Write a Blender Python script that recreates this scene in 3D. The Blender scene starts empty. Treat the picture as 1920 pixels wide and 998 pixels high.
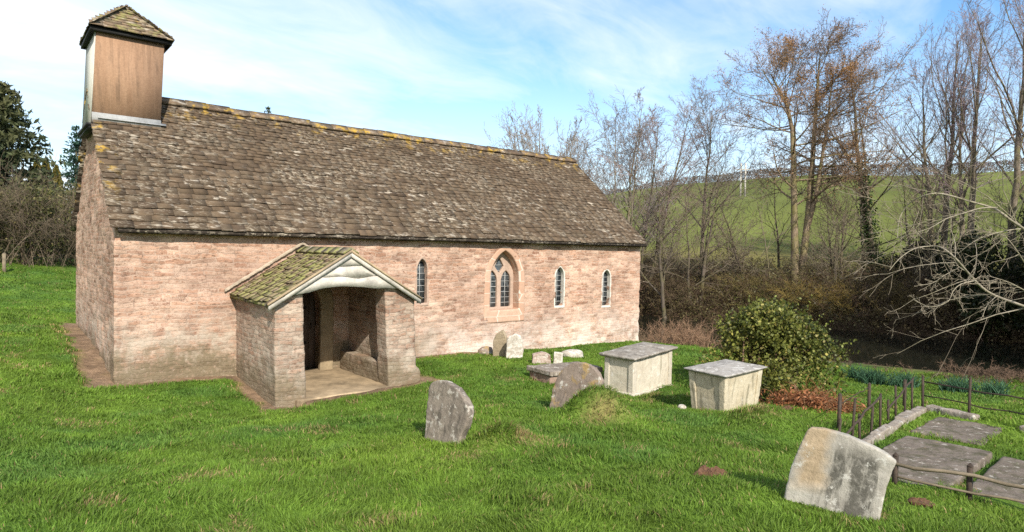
import bpy, bmesh, math, random
import numpy as np
from mathutils import Vector, Matrix
R = math.radians
C = bpy.context.scene.collection
scene = bpy.context.scene
rng = np.random.default_rng(7)
random.seed(7)

# ------------------------------------------------------------------ noise
def _h(ix, iy, s):
    n = (ix.astype(np.int64) * 374761393 + iy.astype(np.int64) * 668265263 + s * 974711) & 0xffffffff
    n = ((n ^ (n >> 13)) * 1274126177) & 0xffffffff
    return ((n ^ (n >> 16)) & 0xffff) / 65535.0
def vnoise(x, y, s=0):
    x = np.asarray(x, float); y = np.asarray(y, float)
    ix = np.floor(x); iy = np.floor(y); fx = x - ix; fy = y - iy
    fx = fx * fx * (3 - 2 * fx); fy = fy * fy * (3 - 2 * fy)
    a = _h(ix, iy, s); b = _h(ix + 1, iy, s); c = _h(ix, iy + 1, s); d = _h(ix + 1, iy + 1, s)
    return (a * (1 - fx) + b * fx) * (1 - fy) + (c * (1 - fx) + d * fx) * fy
def fbm(x, y, s=0, o=3):
    t = 0; a = .5; tot = 0
    for k in range(o):
        t = t + a * vnoise(np.asarray(x) * 2 ** k + 17.3 * k, np.asarray(y) * 2 ** k - 9.1 * k, s + k); tot += a; a *= .5
    return t / tot
def sstep(a, b, x):
    t = np.clip((np.asarray(x, float) - a) / (b - a), 0, 1); return t * t * (3 - 2 * t)

# ------------------------------------------------------------------ mesh helpers
def mesh_np(name, V, faces, smooth=False, col=None):
    """V (N,3); faces: list of int arrays (M,k)"""
    me = bpy.data.meshes.new(name)
    V = np.asarray(V, np.float32)
    me.vertices.add(len(V)); me.vertices.foreach_set('co', V.ravel())
    faces = [np.asarray(f, np.int32) for f in faces if len(f)]
    nl = sum(f.size for f in faces); npoly = sum(len(f) for f in faces)
    me.loops.add(nl); me.polygons.add(npoly)
    me.loops.foreach_set('vertex_index', np.concatenate([f.ravel() for f in faces]))
    tot = np.concatenate([np.full(len(f), f.shape[1], np.int32) for f in faces])
    st = np.concatenate([[0], np.cumsum(tot)[:-1]]).astype(np.int32)
    me.polygons.foreach_set('loop_start', st)
    me.polygons.foreach_set('loop_total', tot)
    if smooth: me.polygons.foreach_set('use_smooth', np.ones(npoly, bool))
    me.update(calc_edges=True)
    if col is not None:
        ca = me.color_attributes.new('Col', 'FLOAT_COLOR', 'POINT')
        cc = np.ones((len(V), 4), np.float32); cc[:, :3] = col
        ca.data.foreach_set('color', cc.ravel())
    return me
def link(name, me, mat, parent=None):
    o = bpy.data.objects.new(name, me)
    if mat is not None:
        me.materials.clear(); me.materials.append(mat)
    C.objects.link(o)
    if parent is not None:
        o.parent = parent
        o.matrix_parent_inverse = parent.matrix_world.inverted() if False else Matrix.Translation(-parent_loc(parent))
    return o
def parent_loc(p):
    l = Vector(p.location)
    if p.parent is not None: l = Vector((0, 0, 0)) if p.type == 'MESH' else l
    return l
def tag(o, label, cat, group=None, kind=None):
    if label: o['label'] = label
    if cat: o['category'] = cat
    if group: o['group'] = group
    if kind: o['kind'] = kind
    return o
def thing(name, label, cat, loc=(0, 0, 0), group=None):
    o = bpy.data.objects.new(name, None); C.objects.link(o)
    o.location = loc; o.empty_display_size = .2
    return tag(o, label, cat, group)

class MB:
    def __init__(s): s.V = []; s.F = {}; s.n = 0; s.col = []
    def add(s, V, F, col=None):
        V = np.asarray(V, float); s.V.append(V)
        F = np.asarray(F, int); s.F.setdefault(F.shape[1], []).append(F + s.n); s.n += len(V)
        s.col.append(np.tile(np.asarray(col if col is not None else (1, 1, 1), float), (len(V), 1)))
    def box(s, lo, hi, col=None, M=None, jit=0):
        x0, y0, z0 = lo; x1, y1, z1 = hi
        V = np.array([(x0, y0, z0), (x1, y0, z0), (x1, y1, z0), (x0, y1, z0), (x0, y0, z1), (x1, y0, z1), (x1, y1, z1), (x0, y1, z1)], float)
        if jit: V += rng.normal(0, jit, V.shape)
        if M is not None: V = V @ M[:3, :3].T + M[:3, 3]
        s.add(V, [(0, 3, 2, 1), (4, 5, 6, 7), (0, 1, 5, 4), (1, 2, 6, 5), (2, 3, 7, 6), (3, 0, 4, 7)], col)
    def segs(s, P0, P1, R0, R1, n=4, col=None):
        P0 = np.asarray(P0, float); P1 = np.asarray(P1, float); R0 = np.asarray(R0, float); R1 = np.asarray(R1, float)
        m = len(P0)
        if not m: return
        d = P1 - P0; L = np.linalg.norm(d, axis=1, keepdims=True) + 1e-9; d /= L
        ref = np.where(np.abs(d[:, 2:3]) > .9, np.array([[1., 0, 0]]), np.array([[0, 0, 1.]]))
        a = np.cross(d, ref); a /= np.linalg.norm(a, axis=1, keepdims=True); b = np.cross(d, a)
        th = np.arange(n) * 2 * math.pi / n
        ring = a[:, None] * np.cos(th)[None, :, None] + b[:, None] * np.sin(th)[None, :, None]
        V = np.concatenate([P0[:, None] + ring * R0[:, None, None], P1[:, None] + ring * R1[:, None, None]], 1).reshape(-1, 3)
        i = np.arange(n); q = np.stack([i, (i + 1) % n, (i + 1) % n + n, i + n], 1)
        F = (q[None] + (np.arange(m) * 2 * n)[:, None, None]).reshape(-1, 4)
        s.add(V, F, col)
    def tube(s, pts, radii, n=8, col=None, cap=True):
        pts = np.asarray(pts, float); m = len(pts); radii = np.broadcast_to(np.asarray(radii, float), (m,))
        t = np.gradient(pts, axis=0); t /= np.linalg.norm(t, axis=1, keepdims=True) + 1e-9
        a = np.cross(t[0], (0, 0, 1.) if abs(t[0][2]) < .9 else (1., 0, 0)); a /= np.linalg.norm(a)
        V = []
        for k in range(m):
            a = a - t[k] * (a @ t[k]); a /= np.linalg.norm(a) + 1e-9; b = np.cross(t[k], a)
            th = np.arange(n) * 2 * math.pi / n
            V.append(pts[k] + radii[k] * (np.cos(th)[:, None] * a + np.sin(th)[:, None] * b))
        F = []
        for k in range(m - 1):
            for i in range(n): F.append((k * n + i, k * n + (i + 1) % n, (k + 1) * n + (i + 1) % n, (k + 1) * n + i))
        V = np.concatenate(V)
        if cap:
            V = np.concatenate([V, [pts[0], pts[-1]]]); c0 = m * n
            s.add(V, F, col)
            off = s.n - len(V)
            T = [(c0, (i + 1) % n, i) for i in range(n)] + [(c0 + 1, (m - 1) * n + i, (m - 1) * n + (i + 1) % n) for i in range(n)]
            s.F.setdefault(3, []).append(np.array(T) + off)
        else: s.add(V, F, col)
    def prism(s, poly, d, col=None):
        """closed planar polygon poly (n,3) extruded by vector d"""
        poly = np.asarray(poly, float); n = len(poly); d = np.asarray(d, float)
        V = np.concatenate([poly, poly + d])
        s.add(V, [(i, (i + 1) % n, (i + 1) % n + n, i + n) for i in range(n)], col)
        off = s.n - len(V)
        s.F.setdefault(n, []).append(np.array([list(range(n))[::-1], list(range(n, 2 * n))]) + off)
    def leaves(s, P, size, col, up=.3, asp=.5, seed=1, nrm=None):
        P = np.asarray(P, float); m = len(P)
        if not m: return
        g = np.random.default_rng(seed)
        d = g.normal(size=(m, 3)); d[:, 2] += up; d /= np.linalg.norm(d, axis=1, keepdims=True)
        e = np.cross(d, g.normal(size=(m, 3))); e /= np.linalg.norm(e, axis=1, keepdims=True)
        sz = (np.asarray(size) * g.uniform(.6, 1.3, m))[:, None]
        V = np.stack([P - d * sz * .5, P + e * sz * asp * .5, P + d * sz * .5, P - e * sz * asp * .5], 1).reshape(-1, 3)
        F = np.arange(m * 4).reshape(m, 4)
        s.V.append(V); s.F.setdefault(4, []).append(F + s.n); s.n += len(V)
        s.col.append(np.repeat(np.broadcast_to(np.asarray(col, float), (m, 3)), 4, axis=0))
    def mesh(s, name='m', smooth=False, col=True):
        return mesh_np(name, np.concatenate(s.V), [np.concatenate(f) for f in s.F.values()], smooth, np.concatenate(s.col) if col else None)
    def build(s, name, mat, parent=None, smooth=False):
        return link(name, s.mesh(name, smooth), mat, parent)

def fixn(me):
    bm = bmesh.new(); bm.from_mesh(me); bmesh.ops.recalc_face_normals(bm, faces=bm.faces); bm.to_mesh(me); bm.free(); return me
def boolean(me, ops):
    """ops: list of (operation, mesh). returns evaluated mesh"""
    o = bpy.data.objects.new('tmp_a', fixn(me)); C.objects.link(o); cut = []
    for op, cm in ops:
        c = bpy.data.objects.new('tmp_c', fixn(cm)); C.objects.link(c); c.hide_render = True; cut.append(c)
        m = o.modifiers.new('b', 'BOOLEAN'); m.operation = op; m.solver = 'EXACT'; m.object = c
    dg = bpy.context.evaluated_depsgraph_get(); dg.update()
    r = bpy.data.meshes.new_from_object(o.evaluated_get(dg))
    for x in cut + [o]: bpy.data.objects.remove(x)
    return r
def remesh(me, vox, amp=0, fr=3., seed=0, smooth=True):
    o = bpy.data.objects.new('tmp_r', fixn(me)); C.objects.link(o)
    m = o.modifiers.new('r', 'REMESH'); m.mode = 'VOXEL'; m.voxel_size = vox; m.use_smooth_shade = smooth
    dg = bpy.context.evaluated_depsgraph_get(); dg.update()
    r = bpy.data.meshes.new_from_object(o.evaluated_get(dg)); bpy.data.objects.remove(o)
    if amp:
        n = len(r.vertices); co = np.empty(n * 3, np.float32); r.vertices.foreach_get('co', co); co = co.reshape(-1, 3)
        no = np.empty(n * 3, np.float32); r.vertices.foreach_get('normal', no); no = no.reshape(-1, 3)
        d = (fbm((co[:, 0] + co[:, 1]) * fr, co[:, 2] * fr * 1.7 + co[:, 1] * fr * .3, seed, 3) - .5) * 2 * amp
        co = co + no * d[:, None]
        r.vertices.foreach_set('co', co.ravel().astype(np.float32)); r.update()
    return r

# ------------------------------------------------------------------ node helpers
class NT:
    def __init__(s, name):
        s.m = bpy.data.materials.new(name); s.m.use_nodes = True
        s.t = s.m.node_tree; s.t.nodes.clear()
        s.out = s.t.nodes.new('ShaderNodeOutputMaterial')
    def n(s, typ, ins=None, **props):
        nd = s.t.nodes.new('ShaderNode' + typ)
        for k, v in props.items(): setattr(nd, k, v)
        for k, v in (ins or {}).items():
            sk = nd.inputs[k]
            if isinstance(v, bpy.types.NodeSocket): s.t.links.new(v, sk)
            else:
                if hasattr(sk.default_value, '__len__') and len(sk.default_value) == 4 and len(v) == 3: v = (*v, 1)
                sk.default_value = v
        return nd
    def math(s, op, a, b=0., c=0., clamp=False): return s.n('Math', {0: a, 1: b, 2: c}, operation=op, use_clamp=clamp).outputs[0]
    def mix(s, f, a, b, bt='MIX'):
        nd = s.n('Mix', {}, data_type='RGBA', blend_type=bt)
        for k, v in ((0, f), (6, a), (7, b)):
            sk = nd.inputs[k]
            if isinstance(v, bpy.types.NodeSocket): s.t.links.new(v, sk)
            else: sk.default_value = (*v, 1) if k and len(v) == 3 else v
        return nd.outputs[2]
    def ramp(s, f, stops, interp='LINEAR'):
        nd = s.n('ValToRGB', {0: f}); cr = nd.color_ramp; cr.interpolation = interp
        while len(cr.elements) < len(stops): cr.elements.new(.5)
        for e, (p, c) in zip(cr.elements, stops):
            e.position = p; e.color = (*c, 1) if len(c) == 3 else c
        return nd.outputs[0]
    def noise(s, vec, scale, detail=4, rough=.55, dist=0.):
        return s.n('TexNoise', {'Vector': vec, 'Scale': scale, 'Detail': detail, 'Roughness': rough, 'Distortion': dist}).outputs[0]
    def thr(s, f, a, b): return s.n('MapRange', {0: f, 1: a, 2: b, 3: 0., 4: 1.}, clamp=True).outputs[0]
    def pos(s): return s.n('NewGeometry').outputs['Position']
    def xyz(s, v): return s.n('SeparateXYZ', {0: v}).outputs
    def comb(s, x, y, z=0.): return s.n('CombineXYZ', {0: x, 1: y, 2: z}).outputs[0]
    def attr(s, name='Col'): return s.n('VertexColor', {}, layer_name=name).outputs[0]
    def bump(s, h, dist=.01, strength=1., nrm=None):
        i = {'Height': h, 'Distance': dist, 'Strength': strength}
        if nrm is not None: i['Normal'] = nrm
        return s.n('Bump', i).outputs[0]
    def bsdf(s, col, rough=.85, nrm=None, spec=.3, **kw):
        i = {'Base Color': col, 'Roughness': rough, 'Specular IOR Level': spec}
        if nrm is not None: i['Normal'] = nrm
        i.update(kw)
        b = s.n('BsdfPrincipled', i); s.t.links.new(b.outputs[0], s.out.inputs[0]); return b
def uvn(t):
    p = t.pos(); x, y, z = t.xyz(p)
    return p, t.math('ADD', x, y), x, y, z

def rubble(name, pal, mortar, mfac=.55, rows=9.5, per=2.6, lime=.0, grime=None, bump=.02, limez=(1.2, .2), wash=.0):
    t = NT(name); p, u, x, y, z = uvn(t)
    n1 = t.noise(p, 1.1, 5, .6); n2 = t.noise(p, 13, 6, .72); n3 = t.noise(p, 55, 3, .6)
    # rough courses: the bed joints wander, each course has its own run of stones
    wv = t.noise(t.comb(t.math('MULTIPLY', u, .9), t.math('MULTIPLY', z, 2.2)), 1., 3, .6)
    wf = t.noise(t.comb(t.math('MULTIPLY', u, 4.2), t.math('MULTIPLY', z, 7.)), 1., 4, .6)
    zc = t.math('ADD', t.math('MULTIPLY', z, rows), t.math('ADD', t.math('MULTIPLY', wv, 2.4), t.math('MULTIPLY', wf, 1.5)))
    row = t.math('FLOOR', zc); fz = t.math('FRACT', zc)
    rh = t.n('TexWhiteNoise', {'W': row}, noise_dimensions='1D').outputs[0]
    uu = t.math('ADD', t.math('MULTIPLY', t.math('ADD', u, t.math('MULTIPLY', n2, .05)), t.math('ADD', per * .65, t.math('MULTIPLY', rh, per * .9))), t.math('MULTIPLY', rh, 37.))
    v = t.comb(uu, t.math('MULTIPLY', row, 5.13))
    vo = t.n('TexVoronoi', {'Vector': v, 'Scale': 1., 'Randomness': 1.}, voronoi_dimensions='2D')
    vx = t.n('TexVoronoi', {'W': t.math('ADD', uu, t.math('MULTIPLY', row, 91.7)), 'Scale': 1., 'Randomness': .9}, voronoi_dimensions='1D', feature='DISTANCE_TO_EDGE').outputs[0]
    vc = t.n('TexVoronoi', {'W': t.math('ADD', uu, t.math('MULTIPLY', row, 91.7)), 'Scale': 1., 'Randomness': .9}, voronoi_dimensions='1D')
    cr, cg, cb = t.xyz(vc.outputs['Color'])
    ez = t.math('MINIMUM', fz, t.math('SUBTRACT', 1., fz))
    ed = t.math('MINIMUM', t.math('MULTIPLY', vx, rows / per * .9), ez)
    ed = t.math('ADD', ed, t.math('MULTIPLY', t.math('SUBTRACT', n2, .5), .42))
    stone = t.ramp(cr, pal)
    stone = t.mix(t.math('MULTIPLY', t.thr(n2, .42, .72), .8), stone, t.mix(.6, stone, (.13, .075, .05)))
    pit = t.thr(t.noise(t.comb(t.math('MULTIPLY', u, 8.), t.math('MULTIPLY', z, 22.), t.math('MULTIPLY', y, 3.)), 1.2, 4, .7), .53, .62)
    stone = t.mix(t.math('MULTIPLY', pit, .85), stone, (.11, .065, .045))
    stone = t.mix(t.math('MULTIPLY', t.thr(n3, .48, .72), .4), stone, tuple(min(1, c * 1.05) for c in mortar))
    mm = t.math('MULTIPLY', t.math('MULTIPLY', t.math('SUBTRACT', 1., t.thr(ed, .05, .2)), t.thr(t.noise(p, 5., 4, .65), .3, .5)), mfac)
    stone = t.mix(t.math('MULTIPLY', t.math('SUBTRACT', 1., t.thr(ed, .0, .17)), .9), stone, (.1, .06, .045))
    sm = t.thr(t.math('ADD', n1, t.math('ADD', t.math('MULTIPLY', t.math('SUBTRACT', cg, .5), .4), wash)), .42, .62)
    mm = t.math('MAXIMUM', mm, t.math('MULTIPLY', sm, t.math('MULTIPLY', t.thr(t.math('ADD', n2, t.math('MULTIPLY', n3, .5)), .62, .82), .8)), clamp=True)
    mcol = t.mix(t.noise(p, 3.5, 4), mortar, tuple(c * .75 for c in mortar))
    col = t.mix(mm, stone, mcol)
    col = t.mix(.8, col, t.ramp(t.noise(p, .7, 5, .62), [(.3, (.55, .47, .43)), (.5, (.93, .9, .87)), (.68, (1.25, 1.2, 1.16))]), 'MULTIPLY')
    if lime:
        lf = t.math('MULTIPLY', t.thr(z, limez[0], limez[1]), t.thr(t.math('ADD', t.noise(p, 1.5, 6, .72), t.math('MULTIPLY', t.math('SUBTRACT', n2, .5), .25)), .36, .56))
        lx = t.thr(x, 5.2, 6.5)
        col = t.mix(t.math('MULTIPLY', t.math('MULTIPLY', lf, lx), lime, clamp=True), col, (.72, .65, .58))
    if grime:
        gf = t.math('MULTIPLY', t.thr(t.math('ADD', z, t.math('MULTIPLY', t.math('SUBTRACT', t.noise(p, 1.7, 7, .74), .5), 2.0)), grime[1], grime[2]), t.thr(n2, .2, .5)); gx_ = t.thr(x, 7.5, 5.5)
        gf2 = t.math('MULTIPLY', t.math('MULTIPLY', t.thr(z, grime[1] + .8, grime[2] + .5), gx_), t.thr(t.noise(p, 2.4, 6, .74), .42, .58))
        col = t.mix(t.math('MULTIPLY', gf2, grime[0] * .75), col, t.mix(n2, (.27, .23, .17), (.6, .53, .45)))
        col = t.mix(t.math('MULTIPLY', t.math('MULTIPLY', gf, gx_), grime[0]), col, (.17, .135, .085))
    hgt = t.math('ADD', t.math('MULTIPLY', t.thr(ed, 0., .22), .4), t.math('ADD', t.math('MULTIPLY', n2, .8), t.math('MULTIPLY', cb, .45)))
    b = t.bump(hgt, bump, .9)
    b = t.bump(n3, .005, .8, b)
    t.bsdf(col, .93, b, .15)
    return t.m

def slate(name, base_dark=1., moss=(.0, (.12, .13, .03)), lich=.55, ochre=None):
    t = NT(name); p, u, x, y, z = uvn(t); a = t.attr()
    n1 = t.noise(p, 3., 6, .65); n2 = t.noise(p, 11, 6, .7); n3 = t.noise(p, 60, 3, .6)
    pv = t.comb(t.math('MULTIPLY', u, .55), y, z)
    col = t.mix(t.thr(n2, .3, .7), a, t.mix(.6, a, (.045, .035, .028)))
    col = t.mix(t.math('MULTIPLY', t.thr(n1, .5, .7), .4), col, (.16, .125, .09))
    # grey-white crusty lichen, in spots of their own
    lf = t.math('MULTIPLY', t.thr(t.noise(pv, 5.2, 6, .62, .3), lich, lich + .07), t.thr(t.noise(p, .7, 3), .35, .55))
    col = t.mix(t.math('MULTIPLY', lf, .8), col, t.mix(n3, (.42, .37, .3), (.6, .56, .47)))
    lf2 = t.thr(t.noise(p, 26, 3, .6), .66, .72)
    col = t.mix(t.math('MULTIPLY', lf2, .6), col, (.5, .47, .4))
    if moss[0]:
        mf = t.thr(t.noise(p, 4.5, 6, .7), moss[0], moss[0] + .14)
        col = t.mix(t.math('MULTIPLY', mf, .85), col, t.mix(n2, moss[1], tuple(c * 1.7 for c in moss[1])))
    if ochre:
        of = t.math('MULTIPLY', t.thr(t.noise(p, 3.3, 5, .65), ochre, ochre + .1), t.attr('Och'))
        col = t.mix(t.math('MULTIPLY', of, .9), col, t.mix(n2, (.42, .2, .02), (.52, .36, .04)))
    b = t.bump(t.math('ADD', n2, t.math('MULTIPLY', n3, .4)), .012, .8)
    t.bsdf(col, .9, b, .2)
    return t.m

def gravestone(name, a, b, dark=(.09, .085, .075), lich=(.55, .52, .45), dk=.5, ochre=.62, sc=1., lk=.56, flat=False):
    t = NT(name); p, u, x, y, z = uvn(t)
    n1 = t.noise(p, 3.2 * sc, 6, .65); n2 = t.noise(p, 16 * sc, 6, .7); n3 = t.noise(p, 70, 4, .65)
    col = t.mix(t.thr(n1, .35, .65), a, b)
    st = t.noise(t.comb(t.math('MULTIPLY', u, 9.), t.math('MULTIPLY', u, 2.), t.math('MULTIPLY', z, 1.6)), 1.1 * sc, 5, .6)
    if flat: st = t.noise(p, 3.4 * sc, 7, .74)
    col = t.mix(t.math('MULTIPLY', t.thr(st, dk, dk + .14), .72), col, dark)
    col = t.mix(t.math('MULTIPLY', t.thr(t.noise(p, 5 * sc, 5, .6, .2), ochre, ochre + .12), .7), col, (.36, .24, .08))
    col = t.mix(t.math('MULTIPLY', t.thr(t.math('ADD', t.noise(p, 6. * sc, 6, .72), t.math('MULTIPLY', t.math('SUBTRACT', n3, .5), .12)), lk, lk + .035), .8), col, t.mix(n2, tuple(k * .75 for k in lich), tuple(min(1, k * 1.12) for k in lich)))
    col = t.mix(t.math('MULTIPLY', t.thr(n3, .55, .7), .35), col, dark)
    col = t.mix(.35, col, t.ramp(n2, [(.3, (.5, .5, .5)), (.7, (1.3, 1.3, 1.3))]), 'MULTIPLY')
    bb = t.bump(n2, .014, .8); bb = t.bump(n3, .004, .7, bb)
    t.bsdf(col, .92, bb, .15)
    return t.m
def plain(name, col, var=.35, rough=.85, sc=8., bump=.004, spec=.25, streak=False, metal=0.):
    t = NT(name); p, u, x, y, z = uvn(t)
    v = t.comb(t.math('MULTIPLY', u, 5.), t.math('MULTIPLY', u, 1.), t.math('MULTIPLY', z, .5)) if streak else p
    n = t.noise(v, sc, 6, .65); n3 = t.noise(p, sc * 7, 3)
    c = t.mix(t.thr(n, .3, .7), tuple(k * (1 - var) for k in col), tuple(min(1, k * (1 + var * .5)) for k in col))
    c = t.mix(.3, c, t.ramp(n3, [(.3, (.6, .6, .6)), (.7, (1.25, 1.25, 1.25))]), 'MULTIPLY')
    t.bsdf(c, rough, t.bump(n3, bump, .7), spec, Metallic=metal)
    return t.m
def leafmat(name, trans=.3, rough=.55, spec=.3):
    t = NT(name); a = t.attr()
    b = t.n('BsdfPrincipled', {'Base Color': a, 'Roughness': rough, 'Specular IOR Level': spec})
    tr = t.n('BsdfTranslucent', {'Color': a})
    mx = t.n('MixShader', {0: trans, 1: b.outputs[0], 2: tr.outputs[0]})
    t.t.links.new(mx.outputs[0], t.out.inputs[0]); return t.m
def barkmat(name, a, b, green=0.):
    t = NT(name); p, u, x, y, z = uvn(t)
    n = t.noise(t.comb(t.math('MULTIPLY', x, 3.), t.math('MULTIPLY', y, 3.), t.math('MULTIPLY', z, .8)), 2.5, 6, .7)
    c = t.mix(t.thr(n, .3, .7), a, b)
    if green: c = t.mix(t.math('MULTIPLY', t.thr(t.noise(p, 1.3, 4), .42, .62), green), c, (.13, .13, .03))
    t.bsdf(c, .9, t.bump(n, .02, .8), .15); return t.m

# ------------------------------------------------------------------ terrain
CTRL = np.array([(0, -.3, .42), (1.2, -.5, .36), (2, -2.5, .2), (3.5, -2.6, .18), (5.1, -2.5, .22), (6.5, -.1, .28), (9.3, -.1, .14), (12.5, -.1, .06), (15, -.1, 0),
    (15.5, -2, 0), (16, -6.4, -.06), (14.9, -9.7, .1), (14.9, -7.7, -.05), (-.6, 1, .72), (-.6, 7, .9), (0, 10.6, .85), (-1.5, 8.2, .95), (2.0, -5.0, .42),
    (0, 20.5, 1.72), (3, 27, 1.6), (-8, 8, 1.4), (-9, 20, 2.2), (9, 16, .5), (16, 8, -.1), (8, 8.5, .35),
    (-1.7, -13.6, 1.12), (-8, -13, 1.5), (4, -16, 1.0), (10, -15, .6), (-4, -6, .95), (-4, 0, .95),
    (3.5, -11.2, .92), (3.0, -9.5, .78), (2.35, -7.3, .66), (5.1, -6.6, .46), (5.6, -11.3, .62), (5.8, -12, .6), (9.9, -10, .5), (9.6, -11.4, .53), (7.9, -9.7, .44), (7.6, -11.3, .55),
    (8.0, -5.0, .1), (8.06, -5.7, .1), (9.6, -5.6, .12), (7.4, -7.9, .38), (8.6, -8.0, .3), (10.2, -7.3, .02), (12, -7, 0), (7.0, -4.0, .3), (8.3, -1.5, .26), (9.7, -2.2, .28), (11, -3, .12), (13, -4, .02), (12.5, -1, .06)])
def _tps(d2): return np.where(d2 > 1e-12, .5 * d2 * np.log(d2 + 1e-12), 0)
def _fit():
    P = CTRL[:, :2]; n = len(P); d2 = ((P[:, None] - P[None]) ** 2).sum(-1)
    A = np.zeros((n + 3, n + 3)); A[:n, :n] = _tps(d2) + np.eye(n) * .25; A[:n, n] = 1; A[:n, n + 1:] = P; A[n, :n] = 1; A[n + 1:, :n] = P.T
    return np.linalg.solve(A, np.concatenate([CTRL[:, 2], np.zeros(3)]))
TW = _fit()
MOUNDS = [(5.0, -7.15, .36, .3, .36), (2.88, -7.82, .36, .26, .2), (7.5, -8.5, .6, .33, .17), (7.95, -6.1, .4, .3, .12), (4.4, -7.3, .5, .4, .06),
          (7.0, -9.2, .6, .4, .08), (1.0, -5.0, .9, .6, .07), (-1.5, -4.5, 1.0, .8, .08), (3.9, -5.2, .8, .5, .05), (13.4, -1.2, .9, .4, .16), (5.42, -7.28, .3, .26, .3), (5.2, -7.5, .25, .2, .12)]
def height(x, y):
    x = np.asarray(x, float); y = np.asarray(y, float); shp = x.shape; x = x.ravel(); y = y.ravel()
    P = CTRL[:, :2]; out = np.zeros(len(x))
    xc = np.clip(x, -14, 22); yc = np.clip(y, -20, 34)
    for s in range(0, len(x), 40000):
        a = xc[s:s + 40000]; b = yc[s:s + 40000]
        d2 = (a[:, None] - P[None, :, 0]) ** 2 + (b[:, None] - P[None, :, 1]) ** 2
        out[s:s + 40000] = _tps(d2) @ TW[:len(P)] + TW[len(P)] + TW[len(P) + 1] * a + TW[len(P) + 2] * b
    lawn = out
    for mx, my, rx, ry, h in MOUNDS: lawn = lawn + h * np.exp(-((x - mx) / rx) ** 2 - ((y - my) / ry) ** 2)
    nz = (fbm(x * 1.3, y * 1.3, 3, 3) - .5)
    lawn = lawn + nz * .09 + (fbm(x * .3, y * .3, 9, 2) - .5) * .12
    dw = np.maximum(np.maximum(-x, x - 15.0), np.maximum(-y, y - 6.8))      # distance to the nave
    tr = (1 - sstep(.35, .62, dw + .15 * (vnoise(x * 2.5, y * 2.5, 5) - .5))) * (x < 2.3) * (y < 8)
    dp = np.maximum(np.maximum(2.16 - x, x - 2.3), np.maximum(-2.45 - y, y))
    tr = np.maximum(tr, (1 - sstep(.22, .42, dp)) * (y < .2))
    lawn = lawn - .1 * tr
    lawn = np.where(np.maximum(np.maximum(2.3 - x, x - 5.), np.maximum(-2.36 - y, y - .5)) < 0, np.minimum(lawn, .05), lawn)
    u = x + .35 * y; v = y - .35 * x
    prof = np.interp(u, [0, 13, 16, 20, 23, 25.5, 27, 38, 40, 42.5, 46, 52, 60, 75, 120, 190, 206, 240, 420, 3000],
                        [0, 0, -.25, -1.0, -1.4, -1.65, -2.4, -2.4, -1.55, -.75, -.3, .5, 1.6, 4.0, 12.0, 23.6, 24.8, 22, 5, 2])
    hm = 1 - .2 * sstep(30, 85, v) - .45 * sstep(90, 190, v)
    prof = np.where(u > 60, 1.6 + (prof - 1.6) * hm, prof)
    prof = prof + (fbm(x * .35, y * .35, 21, 3) - .5) * .5 * sstep(16, 22, u) * (1 - sstep(25, 26, u) + sstep(41, 46, u)) + (fbm(x * .03, y * .03, 31, 2) - .5) * 2.2 * sstep(70, 120, u)
    w = sstep(13.6, 17.5, u + (vnoise(v * .4, u * .1, 44) - .5) * 1.2)
    w = np.maximum(w, sstep(34, 60, np.hypot(x, y)) * sstep(-5, 10, u))
    h = lawn * (1 - w) + prof * w
    far = sstep(30, 70, np.hypot(x, y)) * (1 - sstep(-5, 10, u))
    h = h * (1 - far) + 1.9 * far
    return h.reshape(shp)
def H(x, y): return float(height(np.array([x]), np.array([y]))[0])

def axis(lo, hi, st, far, gr=1.13):
    a = list(np.arange(lo, hi + 1e-6, st)); s = st; x = hi; up = []
    while x < far: s *= gr; x += s; up.append(x)
    s = st; x = lo; dn = []
    while x > -far: s *= gr; x -= s; dn.append(x)
    return np.array(dn[::-1] + a + up)
def rectd(x, y, x0, x1, y0, y1): return np.maximum(np.maximum(x0 - x, x - x1), np.maximum(y0 - y, y - y1))
def soil_mask(x, y):
    n = (vnoise(x * 3, y * 3, 6) - .5) * .3 + (vnoise(x * 9, y * 9, 8) - .5) * .14
    a = (1 - sstep(.32, .5, rectd(x, y, 0, 15, 0, 6.8) + n)) * (x < 2.3)
    a = np.maximum(a, 1 - sstep(.2, .4, rectd(x, y, 2.16, 2.5, -2.5, 0) + n))
    a = np.maximum(a, 1 - sstep(.04, .2, rectd(x, y, 2.1, 5.3, -2.55, 0) + n * .5))
    a = np.maximum(a, (1 - sstep(.1, .3, rectd(x, y, 5, 9, 0, 6) + n)))
    return a
def straw_mask(x, y):
    s = sstep(.66, .8, fbm(x * 1.9, y * 1.9, 61, 3)) * .45
    for mx, my, rx, ry, k in [(5.05, -7.55, .5, .2, 1.), (3.05, -7.95, .4, .25, 1.), (7.55, -8.45, .5, .35, .85), (2.2, -8.1, .3, .2, .5), (7.95, -6.15, .4, .25, .5), (-.2, -7.2, .3, .15, .7), (.6, -9.3, .25, .15, .5), (5.6, -2.7, .35, .2, .9)]:
        s = np.maximum(s, k * np.exp(-((x - mx) / rx) ** 2 - ((y - my) / ry) ** 2))
    so = soil_mask(x, y); s = np.maximum(s, .75 * np.clip(so * (1 - so) * 4, 0, 1))
    return np.clip(s, 0, 1)
def grass_albedo(x, y):
    g1 = fbm(x * .55, y * .55, 71, 3)[:, None]; g2 = fbm(x * 2.3, y * 2.3, 81, 3)[:, None]
    c = np.array([.062, .145, .018]) * (1 - g1) + np.array([.182, .275, .034]) * g1
    c = c * (.6 + .85 * g2)
    bl = sstep(.55, .72, fbm(x * .8, y * .8, 91, 3))[:, None]
    c = c * (1 - .35 * bl) + np.array([.08, .19, .05]) * .35 * bl
    return c

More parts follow.
